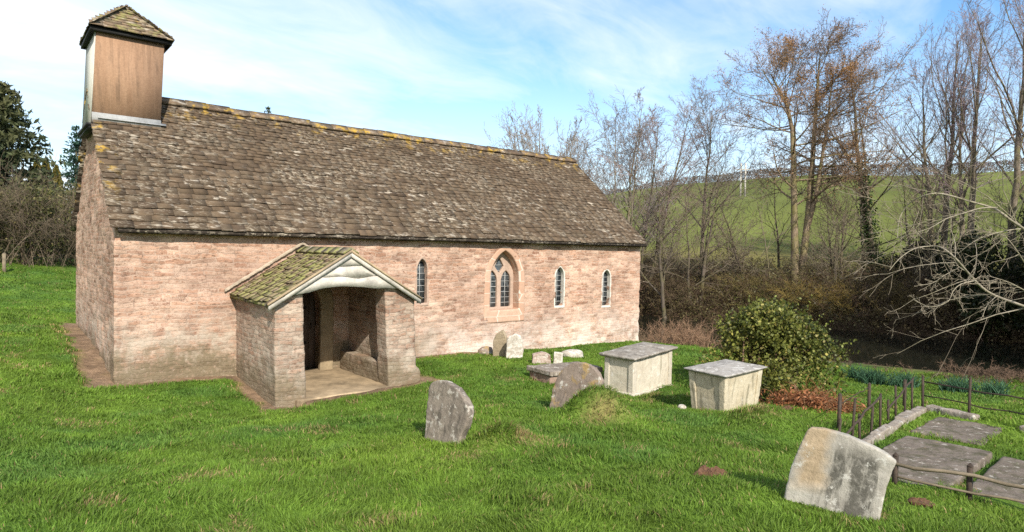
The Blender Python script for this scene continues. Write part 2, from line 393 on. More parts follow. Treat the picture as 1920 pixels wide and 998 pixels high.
gx = axis(-8, 18, .13, 1500); gy = axis(-14, 11, .13, 1500)
X, Y = np.meshgrid(gx, gy); Z = height(X, Y)
nx, ny = len(gx), len(gy)
idx = np.arange(nx * ny).reshape(ny, nx)
F = np.stack([idx[:-1, :-1], idx[:-1, 1:], idx[1:, 1:], idx[1:, :-1]], -1).reshape(-1, 4)
xf, yf = X.ravel(), Y.ravel(); uf = xf + .35 * yf; vf = yf - .35 * xf
gc = grass_albedo(xf, yf) * .8
sm = soil_mask(xf, yf)[:, None]
gc = gc * (1 - sm) + np.array([.23, .155, .1]) * (.45 + 1.1 * fbm(xf * 4, yf * 4, 4, 3))[:, None] * sm
stw = straw_mask(xf, yf)[:, None]; gc = gc * (1 - .6 * stw) + np.array([.3, .22, .1]) * .6 * stw
bank = (sstep(14.3, 16.3, uf + (vnoise(vf * .5, uf * .5, 77) - .5) * 1.5) * (1 - sstep(54, 62, uf)))[:, None]
bc = np.array([.11, .075, .045]) * (.5 + vnoise(xf * 1.4, yf * 1.4, 14))[:, None]
gc = gc * (1 - bank) + bc * bank
mud = (sstep(22, 24, uf) * (1 - sstep(27, 28, uf)))[:, None]; gc = gc * (1 - mud) + np.array([.2, .18, .15]) * (.6 + .6 * vnoise(vf * .7, uf * 3, 5))[:, None] * mud
fld = sstep(56, 64, uf)[:, None]
fn = fbm(xf * .05, yf * .05, 15, 4)[:, None]; fn2 = fbm(xf * .3, yf * .2, 16, 3)[:, None]
fc = (np.array([.09, .1, .026]) * (1 - fn) + np.array([.16, .185, .042]) * fn) * (.6 + .7 * fn2)
rough = (sstep(.0, 1., 1 - sstep(62, 76, uf + 6 * (vnoise(vf * .1, 0 * vf, 3) - .5))))[:, None]
fc = fc * (1 - .75 * rough) + np.array([.2, .16, .055]) * .75 * rough
gc = gc * (1 - fld) + fc * fld
t = NT('ground'); a = t.attr(); p = t.pos()
n1 = t.noise(p, 9, 6, .7); n2 = t.noise(p, 45, 4, .7)
c = t.mix(.7, a, t.ramp(n1, [(.3, (.45, .45, .45)), (.7, (1.5, 1.5, 1.5))]), 'MULTIPLY')
c = t.mix(.5, c, t.ramp(n2, [(.3, (.5, .5, .5)), (.7, (1.5, 1.5, 1.5))]), 'MULTIPLY')
t.bsdf(c, .95, t.bump(t.math('ADD', n1, n2), .03, .8), .1)
M_ground = t.m
g = link('ground', mesh_np('ground', np.stack([xf, yf, Z.ravel()], 1), [F], True, gc), M_ground); g['kind'] = 'structure'

# water
t = NT('river_water'); p = t.pos()
wn = t.noise(p, 2.2, 4, .55); wn2 = t.noise(p, .5, 3)
t.bsdf((.012, .013, .009), .03, t.bump(t.math('ADD', wn, wn2), .004, .5), .5)
me = mesh_np('river', [(24 + .35 * 60, -60, -1.6), (41.5 + .35 * 60, -60, -1.6), (41.5 - .35 * 90, 90, -1.6), (24 - .35 * 90, 90, -1.6)], [[(0, 1, 2, 3)]])
r_ = link('river', me, t.m); r_['kind'] = 'structure'

# ------------------------------------------------------------------ church
def parent_loc(p): return Vector(p.location) if p.type == 'EMPTY' else Vector((0, 0, 0))
def arch(x0, x1, z0, zs, zt, y=0., n=9, th=66):
    w = (x1 - x0) / 2; pts = [(x0, y, z0), (x1, y, z0)]
    T = R(th)
    for k in range(n + 1):
        a = T * k / n; pts.append((x1 - w * (1 - math.cos(a)) / (1 - math.cos(T)), y, zs + (zt - zs) * math.sin(a) / math.sin(T)))
    for k in range(n - 1, -1, -1):
        a = T * k / n; pts.append((x0 + w * (1 - math.cos(a)) / (1 - math.cos(T)), y, zs + (zt - zs) * math.sin(a) / math.sin(T)))
    return pts
def pm(poly, d):
    m = MB(); m.prism(poly, d); return m.mesh(col=False)
def boxm(lo, hi):
    m = MB(); m.box(lo, hi); return m.mesh(col=False)

PAL = [(.0, (.24, .125, .085)), (.2, (.39, .225, .155)), (.5, (.5, .305, .215)), (.75, (.43, .26, .185)), (.9, (.3, .19, .145)), (1., (.56, .4, .3))]
M_wall = rubble('nave_rubble', PAL, (.66, .49, .39), .8, 12., 3., .62, (.95, 1.0, .62), .011, (1.35, .3), .02)
PALG = [(.0, (.21, .125, .09)), (.3, (.35, .22, .16)), (.6, (.44, .29, .215)), (.8, (.35, .25, .195)), (1., (.5, .38, .3))]
M_pwall = rubble('porch_rubble', PALG, (.52, .44, .36), .6, 12., 3.4, 0., (.85, .85, .4), .013)
M_dress = plain('dressed_sandstone', (.47, .29, .2), .25, .9, 5., .004)
M_cream = plain('cream_jamb_stone', (.32, .25, .16), .35, .9, 4., .006)
M_trac = plain('tracery_stone', (.44, .32, .25), .2, .9, 6., .003)
M_lime = plain('lime_painted_reveal', (.62, .58, .52), .15, .9, 6., .003)
M_bar = plain('pale_glazing_bar', (.45, .45, .44), .15, .6, 9., .001)
M_slate = slate('nave_stone_tiles', lich=.575, ochre=(.46, 6.02, 6.3))  if False else None
def slate2(name, lich, moss, och, zlo, zhi, west=False, gain=1.):
    t = NT(name); p, u, x, y, z = uvn(t); a = t.attr()
    n1 = t.noise(p, 3., 6, .65); n2 = t.noise(p, 11, 6, .7); n3 = t.noise(p, 60, 3, .6)
    pv = t.comb(t.math('MULTIPLY', u, .5), y, z)
    col = t.mix(t.thr(n2, .3, .7), a, t.mix(.6, a, (.05, .038, .03)))
    col = t.mix(t.math('MULTIPLY', t.thr(n1, .5, .7), .35), col, (.15, .12, .085))
    lf = t.math('MULTIPLY', t.thr(t.noise(pv, 6.5, 6, .66, .2), lich, lich + .07), t.thr(t.noise(p, .6, 3), .36, .56))
    col = t.mix(t.math('MULTIPLY', lf, .8), col, t.mix(n3, (.36, .3, .24), (.58, .52, .43)))
    lf2 = t.math('MULTIPLY', t.thr(t.noise(t.comb(t.math('MULTIPLY', u, .6), y, z), 21, 4, .65), .535, .6), t.thr(t.noise(p, .9, 4, .6), .42, .66))
    col = t.mix(t.math('MULTIPLY', lf2, .75), col, t.mix(n1, (.3, .25, .18), (.52, .46, .37)))
    if moss:
        mf = t.thr(t.noise(p, 4.5, 6, .7), moss, moss + .14)
        col = t.mix(t.math('MULTIPLY', mf, .85), col, t.mix(n2, (.16, .17, .045), (.34, .33, .12)))
    zm = t.thr(z, zlo, zhi)
    if west: zm = t.math('MAXIMUM', zm, t.math('MULTIPLY', t.thr(x, .28, .0), t.thr(z, 3.6, 4.6)), clamp=True)
    of = t.math('MULTIPLY', t.thr(t.noise(p, 3.6, 5, .65), och, och + .09), zm)
    col = t.mix(t.math('MULTIPLY', of, .88), col, t.mix(n2, (.36, .19, .03), (.5, .35, .06)))
    t.bsdf(col, .92, t.bump(t.math('ADD', n2, t.math('MULTIPLY', n3, .4)), .012, .8), .15)
    return t.m
M_slate = slate2('nave_stone_tiles', .57, 0, .54, 5.75, 6.3, True)
M_ridge = slate2('ridge_stones', .57, 0, .52, 5., 5.5)
M_porchtile = slate2('mossy_porch_tiles', .58, .44, .9, 9, 10)
M_captile = slate2('cap_tiles', .56, .5, .6, 7, 7.5)

church = thing('church', 'small pink sandstone church with stone tiled roof, porch and square bell turret', 'church', (0, 0, 0))

nave = MB(); nave.prism([(0, 0, -.7), (0, 6.79, -.7), (0, 6.79, 3.31), (0, 3.395, 6.25), (0, 0, 3.31)], (15, 0, 0))
LANC = [(6.40, 6.72, 1.57, 2.42, 2.72), (11.13, 11.49, 1.31, 2.2, 2.5), (13.17, 13.55, 1.23, 2.12, 2.4)]
ops = [('DIFFERENCE', boxm((.8, .8, -.8), (14.2, 6.0, 3.0)))]
for l in LANC: ops.append(('DIFFERENCE', pm(arch(*l, y=-.3), (0, 1.3, 0))))
ops.append(('DIFFERENCE', pm(arch(8.64, 9.78, 1.22, 2.15, 2.98, y=-.3), (0, 1.3, 0))))
ops.append(('DIFFERENCE', pm(arch(3.03, 3.97, -.1, 1.62, 2.24, y=-.3, th=80), (0, 1.3, 0))))
wm = remesh(boolean(nave.mesh(col=False), ops), .042, .032, 3.6, 3)
wall = link('wall', wm, M_wall, church)

# glass + bars
t = NT('leaded_glass'); p, u, x, y, z = uvn(t)
vv = t.n('TexVoronoi', {'Vector': t.comb(t.math('MULTIPLY', u, 9.), t.math('MULTIPLY', z, 7.)), 'Scale': 1.}, voronoi_dimensions='2D').outputs['Color']
t.bsdf(t.mix(t.xyz(vv)[0], (.02, .025, .03), (.1, .115, .125)), .12, t.bump(t.noise(p, 9, 2), .02, .6), .5)
M_glass = t.m
for i, l in enumerate(LANC):
    x0, x1, z0, zs, zt = l
    m = MB(); m.prism(arch(x0 - .02, x1 + .02, z0 - .02, zs, zt + .02, y=.15), (0, .02, 0))
    win = m.build('window', M_glass, church)
    m = MB()
    for zz in np.arange(z0 + .14, zt - .05, .155): m.box((x0 - .01, .137, zz - .006), (x1 + .01, .149, zz + .006))
    m.box(((x0 + x1) / 2 - .006, .134, z0), ((x0 + x1) / 2 + .006, .1475, zt - .02))
    m.build('glazing_bar', M_bar, win)
    # limewashed edge round the light
    ring = boolean(pm(arch(x0 - .035, x1 + .035, z0 - .05, zs, zt + .05, y=-.006), (0, .15, 0)), [('DIFFERENCE', pm(arch(x0 + .012, x1 - .012, z0 + .012, zs, zt - .02, y=-.2), (0, .6, 0)))])
    link('window_surround', remesh(ring, .014, .006, 9., 5), M_lime if i else M_trac, win)

# two-light window
m = MB(); m.prism(arch(8.68, 9.74, 1.28, 2.13, 2.96, y=.318), (0, .012, 0)); win = m.build('window', M_glass, church)
m = MB()
for zz in np.arange(1.48, 2.6, .15): m.box((8.74, .302, zz - .006), (9.68, .317, zz + .006))
for xx in (8.95, 9.45): m.box((xx - .006, .3, 1.33), (xx + .006, .3165, 2.45))
m.build('glazing_bar', M_bar, win)
tr = boolean(pm(arch(8.66, 9.76, 1.26, 2.14, 2.97, y=.25), (0, .13, 0)),
    [('DIFFERENCE', pm(arch(8.78, 9.13, 1.36, 2.05, 2.38, y=0), (0, 1, 0))), ('DIFFERENCE', pm(arch(9.27, 9.62, 1.36, 2.05, 2.38, y=0), (0, 1, 0))),
     ('DIFFERENCE', pm([(9.2, 0, 2.3), (9.36, 0, 2.5), (9.2, 0, 2.76), (9.04, 0, 2.5)], (0, 1, 0)))])
link('tracery', remesh(tr, .016, .004, 8, 2), M_trac, win)
t = NT('window_dressings'); p, u, x, y, z = uvn(t)
blk = t.n('TexVoronoi', {'Vector': t.comb(t.math('MULTIPLY', u, 1.2), t.math('MULTIPLY', z, 3.2)), 'Scale': 1., 'Randomness': .35}, voronoi_dimensions='2D')
ed = t.n('TexVoronoi', {'Vector': t.comb(t.math('MULTIPLY', u, 1.2), t.math('MULTIPLY', z, 3.2)), 'Scale': 1., 'Randomness': .35}, voronoi_dimensions='2D', feature='DISTANCE_TO_EDGE').outputs[0]
c = t.mix(t.xyz(blk.outputs['Color'])[0], (.47, .275, .185), (.56, .385, .285))
c = t.mix(t.thr(t.noise(p, 9, 6, .7), .35, .7), c, (.42, .28, .205)); c = t.mix(t.thr(ed, .03, .012), c, (.6, .5, .42))
t.bsdf(c, .92, t.bump(t.noise(p, 20, 5), .006, .7), .15); M_surr = t.m
su = boolean(pm(arch(8.5, 9.93, .96, 2.12, 3.1, y=-.02), (0, .28, 0)), [('DIFFERENCE', pm(arch(8.7, 9.72, 1.3, 2.14, 2.94, y=-.5), (0, 1.5, 0)))])
link('window_surround', remesh(su, .022, .006, 6, 4), M_surr, win)

# doorway
ds = boolean(pm(arch(2.76, 4.24, -.1, 1.62, 2.5, y=-.03, th=80), (0, .13, 0)), [('DIFFERENCE', pm(arch(3.05, 3.93, -.2, 1.62, 2.2, y=-.5, th=80), (0, 1.5, 0)))])
door = MB()
for k in range(6): door.box((3.02 + k * .16, .36, .2), (3.02 + k * .16 + .153, .41, 2.3))
M_door = plain('weathered_oak_door', (.13, .095, .075), .4, .8, 3., .004, .2, True)
dr = door.build('door', M_door, church)
link('door_surround', remesh(ds, .022, .008, 6, 6), M_cream, dr)
m = MB(); m.box((3.05, .335, .75), (3.75, .359, .8)); m.box((3.05, .335, 1.55), (3.75, .359, 1.6)); m.tube([(3.85, .33, 1.1), (3.85, .32, 1.16), (3.85, .33, 1.22)], .012, 6)
m.build('strap_hinge', plain('black_iron', (.03, .028, .026), .3, .6, 9., .002), dr)

# ---- stone tile roof
def sag(x): return -.07 * np.sin(np.clip(x / 15, 0, 1) * math.pi) + .035 * (vnoise(np.asarray(x) * .7, 0 * np.asarray(x), 5) - .5)
TP = np.array([(.128, .085, .053), (.165, .112, .07), (.1, .068, .045), (.145, .102, .065), (.19, .132, .083), (.128, .097, .065)])
def tiles(m, o, ud, vd, nd, Lfun, Ls, e0, e1, wr=(.22, .46), th=(.016, .027), jit=.006, pal=TP, lift=.0, rag=.03):
    o, ud, vd, nd = (np.array(q, float) for q in (o, ud, vd, nd))
    s = 0.; k = 0
    while s < Ls - .03:
        f = s / Ls; ex = e0 + (e1 - e0) * f; ex = min(ex, Ls - s)
        a0, a1 = Lfun(s); a = a0 + rng.uniform(-rag, rag)
        while a < a1 - .05:
            w = rng.uniform(*wr) * (1 - .35 * f); b = min(a + w, a1 + rng.uniform(-rag, rag))
            if a1 - b < .09: b = a1 + rng.uniform(-rag, rag)
            tk = rng.uniform(*th); lo = s + rng.normal(0, jit * 1.6); hi = min(s + ex * 1.9, Ls + .02)
            c0 = .022 + lift + rng.normal(0, jit * .6); c1 = 0.0 + lift
            tw = rng.normal(0, jit * .35)
            L = []
            g = .0015
            for (aa, bb, cc) in ((a + g, lo, c0 + tw), (b - g, lo, c0 - tw), (b - g, hi, c1), (a + g, hi, c1), (a + g, lo, c0 + tk + tw), (b - g, lo, c0 + tk - tw), (b - g, hi, c1 + tk * .6), (a + g, hi, c1 + tk * .6)):
                L.append(o + ud * aa + vd * bb + nd * cc)
            L = np.array(L); L[[0, 1, 4, 5]] += rng.normal(0, jit * .7, (4, 1)) * vd
            col = (pal[rng.integers(len(pal))] * .55 + pal.mean(0) * .45) * rng.uniform(.84, 1.14)
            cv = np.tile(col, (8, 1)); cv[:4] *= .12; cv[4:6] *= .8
            m.add(L, [(0, 3, 2, 1), (4, 5, 6, 7), (0, 1, 5, 4), (1, 2, 6, 5), (2, 3, 7, 6), (3, 0, 4, 7)], (1, 1, 1)); m.col[-1] = cv
            a = b
        s += ex; k += 1
sl = np.array([0, 3.645, 3.14]); Ls = np.linalg.norm(sl); vd = sl / Ls; nd = np.array([0, -vd[2], vd[1]])
m = MB()
off = -.055
tiles(m, np.array([0, -.25, 3.26]) + nd * off, (1, 0, 0), vd, nd, lambda s: (-.1, 15.12), Ls, .2, .1, jit=.008, wr=(.18, .4))
vd2 = vd * np.array([1, -1, 1]); nd2 = nd * np.array([1, -1, 1])
tiles(m, np.array([0, 7.04, 3.26]) + nd2 * off, (1, 0, 0), vd2, nd2, lambda s: (-.1, 15.12), Ls, .26, .14, wr=(.35, .6))
V = np.concatenate(m.V); fz = np.clip((V[:, 2] - 3.2) / 3.2, 0, 1); V[:, 2] += sag(V[:, 0]) * fz + (fbm(V[:, 0] * .8, V[:, 2] * 1.1, 12) - .5) * .05 * (1 - np.abs(2 * fz - 1) * .4)
m.V = [V]
mdeck = MB()
mdeck.prism([(.03, -.2, 3.14), (.03, 3.395, 6.19), (.03, 3.395, 6.28), (.03, -.23, 3.2)], (15.03, 0, 0), (.03, .024, .02))
mdeck.prism([(.03, 6.99, 3.14), (.03, 3.395, 6.19), (.03, 3.395, 6.28), (.03, 7.02, 3.2)], (15.03, 0, 0), (.03, .024, .02))
for f in mdeck.F: m.F.setdefault(f, []).extend([q + m.n for q in mdeck.F[f]])
m.V += mdeck.V; m.col += mdeck.col; m.n += mdeck.n
roof = m.build('roof', M_slate, church)
m = MB(); xx = 1.3
while xx < 15.1:
    w = rng.uniform(.4, .6); x1 = min(xx + w, 15.14); dz = float(sag((xx + x1) / 2)) + rng.normal(0, .008); hw = .17
    for sgn in (-1, 1):
        m.prism([(xx + .006, 3.395, 6.455 + dz), (xx + .006, 3.395 + sgn * hw, 6.455 + dz - hw * .84), (xx + .006, 3.395 + sgn * hw, 6.40 + dz - hw * .84), (xx + .006, 3.395, 6.385 + dz)], (x1 - xx - .012, 0, 0), TP[rng.integers(6)] * 1.3)
    xx = x1
m.build('ridge_tile', M_ridge, roof)
# ---- bell turret
t = NT('turret_boards'); p, u, x, y, z = uvn(t)
sv = t.noise(t.comb(t.math('MULTIPLY', u, 7.), 0., t.math('MULTIPLY', z, .7)), 1.3, 6, .65); n2 = t.noise(p, 30, 5, .7)
c = t.mix(t.thr(sv, .3, .7), (.27, .16, .1), (.36, .225, .145))
dk = t.math('MULTIPLY', t.thr(t.noise(t.comb(t.math('MULTIPLY', u, 11.), 4., t.math('MULTIPLY', z, .9)), 1., 5, .7), .48, .62), t.thr(t.noise(p, 1.4, 4), .38, .6))
c = t.mix(t.math('MULTIPLY', dk, .5), c, (.1, .07, .05)); c = t.mix(.4, c, t.ramp(n2, [(.3, (.6, .6, .6)), (.7, (1.3, 1.3, 1.3))]), 'MULTIPLY')
t.bsdf(c, .9, t.bump(n2, .004, .7), .15); M_board = t.m
m = MB(); m.prism([(-.1, 2.48, 5.5), (1.19, 2.48, 5.5), (1.265, 2.48, 7.44), (-.02, 2.48, 7.44)], (0, 1.58, 0))
bell = m.build('bell_turret', M_board, church)
m = MB(); m.prism([(-.125, 2.5, 5.46), (-.105, 2.5, 5.46), (-.023, 2.5, 7.43), (-.045, 2.5, 7.43)], (0, 1.585, 0)); m.build('west_panel', plain('pale_grey_panel', (.5, .49, .44), .2, .85, 3., .002, .2, True), bell)
m = MB(); m.box((-.1, 2.38, 7.41), (1.36, 2.42, 7.49)); m.box((-.14, 2.38, 7.41), (-.1, 4.17, 7.49)); m.box((1.36, 2.38, 7.41), (1.4, 4.17, 7.49)); m.box((-.1, 4.13, 7.41), (1.36, 4.17, 7.49)); m.box((-.1, 2.42, 7.445), (1.36, 4.13, 7.487))
m.build('fascia', plain('black_fascia', (.018, .017, .017), .2, .7, 6., .001), bell)
m = MB(); m.box((-.16, 2.4, 5.36), (.03, 4.2, 5.44)); m.box((-.2, 2.38, 5.42), (-.0, 4.22, 5.47)); m.build('drip_ledge', plain('black_ledge', (.02, .02, .021), .2, .6, 6., .001), bell)
m = MB(); cx, cy, ap, ez = .63, 3.27, 8.32, 7.5; hx, hy = .79, .95
TPC = TP * 1.9
for (o, ud, hw, hd) in (((cx, cy - hy, ez), (1, 0, 0), hx, hy), ((cx + hx, cy, ez), (0, 1, 0), hy, hx), ((cx, cy + hy, ez), (-1, 0, 0), hx, hy), ((cx - hx, cy, ez), (0, -1, 0), hy, hx)):
    o = np.array(o); s_ = np.array([cx, cy, ap]) - o; L = np.linalg.norm(s_); v_ = s_ / L; n_ = np.cross(ud, v_)
    tiles(m, o + n_ * -.02, ud, v_, n_, lambda s, hw=hw, L=L: (-hw * (1 - s / L) - .01, hw * (1 - s / L) + .01), L, .13, .11, wr=(.18, .32), jit=.007, pal=TPC, rag=.015)
    m.add([o - np.array(ud) * hw, o + np.array(ud) * hw, (cx, cy, ap - .03)], [(0, 1, 2)], (.04, .03, .02))
cap = m.build('cap_roof', M_captile, bell)
m = MB(); m.prism([(cx - .13, cy - .15, 8.2), (cx + .13, cy - .15, 8.2), (cx + .13, cy + .15, 8.2), (cx - .13, cy + .15, 8.2)], (0, 0, .06), (.09, .07, .05))
m.add([(cx - .1, cy - .12, 8.26), (cx + .1, cy - .12, 8.26), (cx + .1, cy + .12, 8.26), (cx - .1, cy + .12, 8.26), (cx, cy, 8.36)], [(0, 1, 4), (1, 2, 4), (2, 3, 4), (3, 0, 4)], (.2, .17, .06)); m.build('apex_stone', M_captile, bell)
m = MB(); zr = lambda y: 3.26 + (y + .25) / 3.645 * 3.14
m.prism([(-.1, 2.455, zr(2.35)), (-.1, 2.455, zr(2.47) + .11), (-.1, 2.475, zr(2.47) + .11), (-.1, 2.475, zr(2.35))], (1.3, 0, 0)); m.prism([(-.0, 2.42, zr(2.42) + .045), (-.0, 2.47, zr(2.47) + .045), (-.0, 2.47, zr(2.47) + .03), (-.0, 2.42, zr(2.42) + .03)], (1.3, 0, 0))
m.build('lead_flashing', plain('lead_sheet', (.34, .34, .335), .3, .7, 6., .006, .3), bell)

# ---- porch
zp = lambda x: 2.915 - .618 * abs(x - 3.5)
pw = MB()
pw.prism([(2.16, -2.33, -.4), (2.74, -2.33, -.4), (2.62, -2.33, zp(2.62) - .1), (2.12, -2.33, zp(2.12) - .1)], (0, 2.34, 0))
pw2 = MB(); pw2.prism([(4.62, -2.0, -.4), (5.05, -2.0, -.4), (5.0, -2.0, zp(5.0) - .1), (4.6, -2.0, zp(4.6) - .1)], (0, 2.01, 0))
pw3 = MB(); pw3.prism([(4.43, -2.33, -.4), (5.07, -2.33, -.4), (4.96, -2.33, zp(4.96) - .1), (4.27, -2.33, zp(4.27) - .1)], (0, .45, 0))
pw4 = MB(); pw4.prism([(4.9, -2.35, -.4), (5.14, -2.35, -.4), (5.12, -2.35, .42), (5.06, -2.35, .5), (4.9, -2.35, .55)], (0, .5, 0))
m = MB(); m.box((2.5, -2.44, -.3), (4.7, .34, .19)); fl = remesh(m.mesh(col=False), .03, .012, 2.2, 5)
porch = link('porch', fl, plain('worn_flagstone', (.38, .285, .18), .6, .9, 1.7, .008), church)
link('side_wall', remesh(pw.mesh(col=False), .03, .02, 4., 9), M_pwall, porch)
pwm = boolean(pw2.mesh(col=False), [('UNION', pw3.mesh(col=False)), ('UNION', pw4.mesh(col=False))])
link('side_wall', remesh(pwm, .03, .02, 4., 9), M_pwall, porch)
m = MB(); ml = math.hypot(1.52, .939); va = np.array([1.52, 0, .939]) / ml; na = np.array([-va[2], 0, va[0]])
TPP = TP * 2.1
tiles(m, np.array([1.98, 0, 1.976]) + na * -.05, (0, -1, 0), va, na, lambda s: (-.0, 2.47), ml, .15, .12, wr=(.16, .32), jit=.009, pal=TPP, rag=.015)
vb = va * np.array([-1, 1, 1]); nb = na * np.array([-1, 1, 1])
tiles(m, np.array([5.02, 0, 1.976]) + nb * -.05, (0, -1, 0), vb, nb, lambda s: (-.0, 2.47), ml, .15, .12, wr=(.16, .32), jit=.009, pal=TPP, rag=.015)
for sg in (-1, 1):
    m.prism([(3.5, -2.38, 2.80), (3.5 + sg * 1.49, -2.38, 1.88), (3.5 + sg * 1.49, -2.38, 1.92), (3.5, -2.38, 2.85)], (0, 2.4, 0), (.05, .04, .03))
yy = -2.47
while yy < -.02:
    w = rng.uniform(.3, .42); y1 = min(yy + w, 0)
    for sg in (-1, 1): m.prism([(3.5, yy + .004, 2.96), (3.5 + sg * .15, yy + .004, 2.86), (3.5 + sg * .15, yy + .004, 2.83), (3.5, yy + .004, 2.92)], (0, y1 - yy - .008, 0), (.18, .15, .1))
    yy = y1
proof = m.build('porch_roof', M_porchtile, porch)
m = MB(); m.prism([(1.9, -.06, 1.99), (3.5, -.06, 2.99), (3.5, -.06, 3.06), (1.9, -.06, 2.07)], (0, .07, 0)); m.prism([(5.1, -.06, 1.99), (3.5, -.06, 2.99), (3.5, -.06, 3.06), (5.1, -.06, 2.07)], (0, .07, 0))
link('mortar_fillet', remesh(m.mesh(col=False), .02, .015, 7, 3), plain('lime_mortar', (.42, .34, .26), .3, .95, 7, .008), porch)
M_white = plain('limewashed_boards', (.52, .48, .42), .4, .85, 4., .004, .2)
def wob(x, s): return .05 * (vnoise(np.array([x * 3.]), np.array([s * 3.]), 8)[0] - .5) * 2
for sg in (-1, 1):
    m = MB(); m.prism([(3.5 + sg * .003, -2.47, 2.86), (3.5 + sg * 1.53, -2.47, 1.915), (3.5 + sg * 1.53, -2.47, 1.83), (3.5 + sg * .003, -2.47, 2.775)], (0, .04, 0)); m.build('bargeboard', M_white, porch)
    m = MB(); m.prism([(3.5 + sg * .003, -2.49, 2.91), (3.5 + sg * 1.55, -2.49, 1.955), (3.5 + sg * 1.55, -2.49, 1.917), (3.5 + sg * .003, -2.49, 2.862)], (0, .06, 0)); m.build('verge_strip', plain('tan_strip', (.36, .27, .17), .3, .9, 6, .003), porch)
def board(x0, x1, lo, hi, y, name):
    xs = np.linspace(x0, x1, 22); P = [(x, y, lo(x)) for x in xs] + [(x, y, max(min(hi(x), zp(x) - .115), lo(x) + .004)) for x in xs[::-1]]
    m = MB(); m.prism(P, (0, .045, 0)); return m.build(name, M_white, porch)
board(2.36, 4.64, lambda x: 2.115 + .1 * (1 - ((x - 3.5) / 1.14) ** 2) + wob(x, 1) * .8, lambda x: 2.41 + wob(x, 2), -2.43, 'tie_board')
board(2.86, 4.14, lambda x: 2.418 + wob(x, 2), lambda x: 2.6 + wob(x, 5) * .6, -2.42, 'gable_board')
board(3.16, 3.84, lambda x: 2.607 + wob(x, 5) * .6, lambda x: 2.9, -2.425, 'gable_board')
m = MB(); m.box((4.4, -1.95, .1), (4.7, .0, .6)); link('bench', remesh(m.mesh(col=False), .03, .02, 5, 3), M_pwall, porch)

# ------------------------------------------------------------------ graves
def slab_from_outline(name, pts, thick, mat, label, cat, drop=.3, vox=.013, amp=.008, group=None, smooth=True):
    P = np.array(pts, float); c = P.mean(0); u_, s_, vt = np.linalg.svd(P - c); n = vt[2]
    if n[0] < 0: n = -n
    P = P - ((P - c) @ n)[:, None] * n
    P2 = P.copy(); lo = P2[:, 2] < np.percentile(P2[:, 2], 20) + .05
    up = np.array([0, 0, 1.]); up = up - n * (up @ n); up /= np.linalg.norm(up)
    for k in np.where(P2[:, 2] < P2[:, 2].min() + .16)[0]: P2[k] -= up * drop
    m = MB(); m.prism(P2, n * thick)
    o = link(name, remesh(m.mesh(col=False), vox, amp, 7., len(pts)), mat); tag(o, label, cat, group); return o
M_gA = gravestone('grey_headstone', (.2, .165, .135), (.28, .235, .19), (.09, .078, .065), (.5, .46, .4), .5, .75, 1.6, .56)
t = NT('stained_headstone'); p, u, x, y, z = uvn(t)
n1 = t.noise(p, 4., 6, .68); n2 = t.noise(p, 18, 6, .72); n3 = t.noise(p, 75, 4, .65)
sl = t.math('ADD', y, t.math('MULTIPLY', z, .13))                       # the stone leans: streaks run down its face
sv = t.noise(t.comb(t.math('MULTIPLY', sl, 13.), t.math('MULTIPLY', z, 1.5)), 1., 6, .68)
def blob(c0, w): return t.math('SUBTRACT', 1., t.math('MULTIPLY', t.math('ABSOLUTE', t.math('SUBTRACT', sl, c0)), 1. / w), clamp=True)
col = t.mix(t.thr(n1, .35, .65), (.31, .285, .245), (.42, .395, .345))
tan = t.math('MULTIPLY', t.thr(t.math('ADD', blob(-11.02, .24), t.math('MULTIPLY', t.math('SUBTRACT', n1, .5), 1.2)), .35, .75), t.thr(z, 1.0, 1.12))
col = t.mix(t.math('MULTIPLY', tan, .75), col, t.mix(n2, (.3, .2, .1), (.42, .31, .19)))
dk = t.thr(t.math('ADD', t.math('MULTIPLY', blob(-11.32, .27), .62), t.math('ADD', t.math('MULTIPLY', t.math('SUBTRACT', sv, .5), 2.2), t.math('MULTIPLY', t.math('SUBTRACT', n2, .5), .5))), .18, .5)
dk = t.math('MULTIPLY', dk, t.math('MULTIPLY', t.thr(t.math('ADD', z, t.math('MULTIPLY', n1, .12)), 1.52, 1.4), t.thr(n2, .3, .5)))
col = t.mix(t.math('MULTIPLY', dk, .85), col, (.06, .056, .046))
li = t.thr(t.math('ADD', t.noise(p, 7., 6, .72), t.math('MULTIPLY', t.math('SUBTRACT', n3, .5), .15)), .6, .64)
col = t.mix(t.math('MULTIPLY', li, .7), col, (.55, .53, .48))
col = t.mix(.4, col, t.ramp(n2, [(.3, (.55, .55, .55)), (.7, (1.25, 1.25, 1.25))]), 'MULTIPLY')
t.bsdf(col, .92, t.bump(n3, .004, .7, t.bump(n2, .012, .8)), .15); M_gB = t.m
M_gC = gravestone('ochre_headstone', (.2, .155, .125), (.27, .215, .175), (.1, .085, .075), (.55, .52, .46), .55, .54, 1.3, .6)
M_gD = gravestone('lichened_stone', (.38, .33, .27), (.48, .43, .37), (.2, .16, .13), (.65, .62, .56), .6, .7, 2., .5)
M_gE = gravestone('tan_headstone', (.3, .24, .16), (.38, .31, .22), (.14, .12, .1), (.5, .45, .36), .55, .8, 2., .65)
slab_from_outline('headstone', [(2.31, -7.06, .62), (2.33, -7.04, .81), (2.38, -7.02, 1.25), (2.39, -7.04, 1.33), (2.41, -7.13, 1.375), (2.43, -7.24, 1.395), (2.44, -7.34, 1.39), (2.45, -7.51, 1.35), (2.46, -7.66, 1.26), (2.46, -7.75, 1.17), (2.45, -7.77, 1.1), (2.44, -7.74, .95), (2.41, -7.68, .83), (2.38, -7.6, .66)], .1, M_gA,
    'grey lichened headstone with rounded top, leaning alone in the lawn before the porch', 'gravestone')
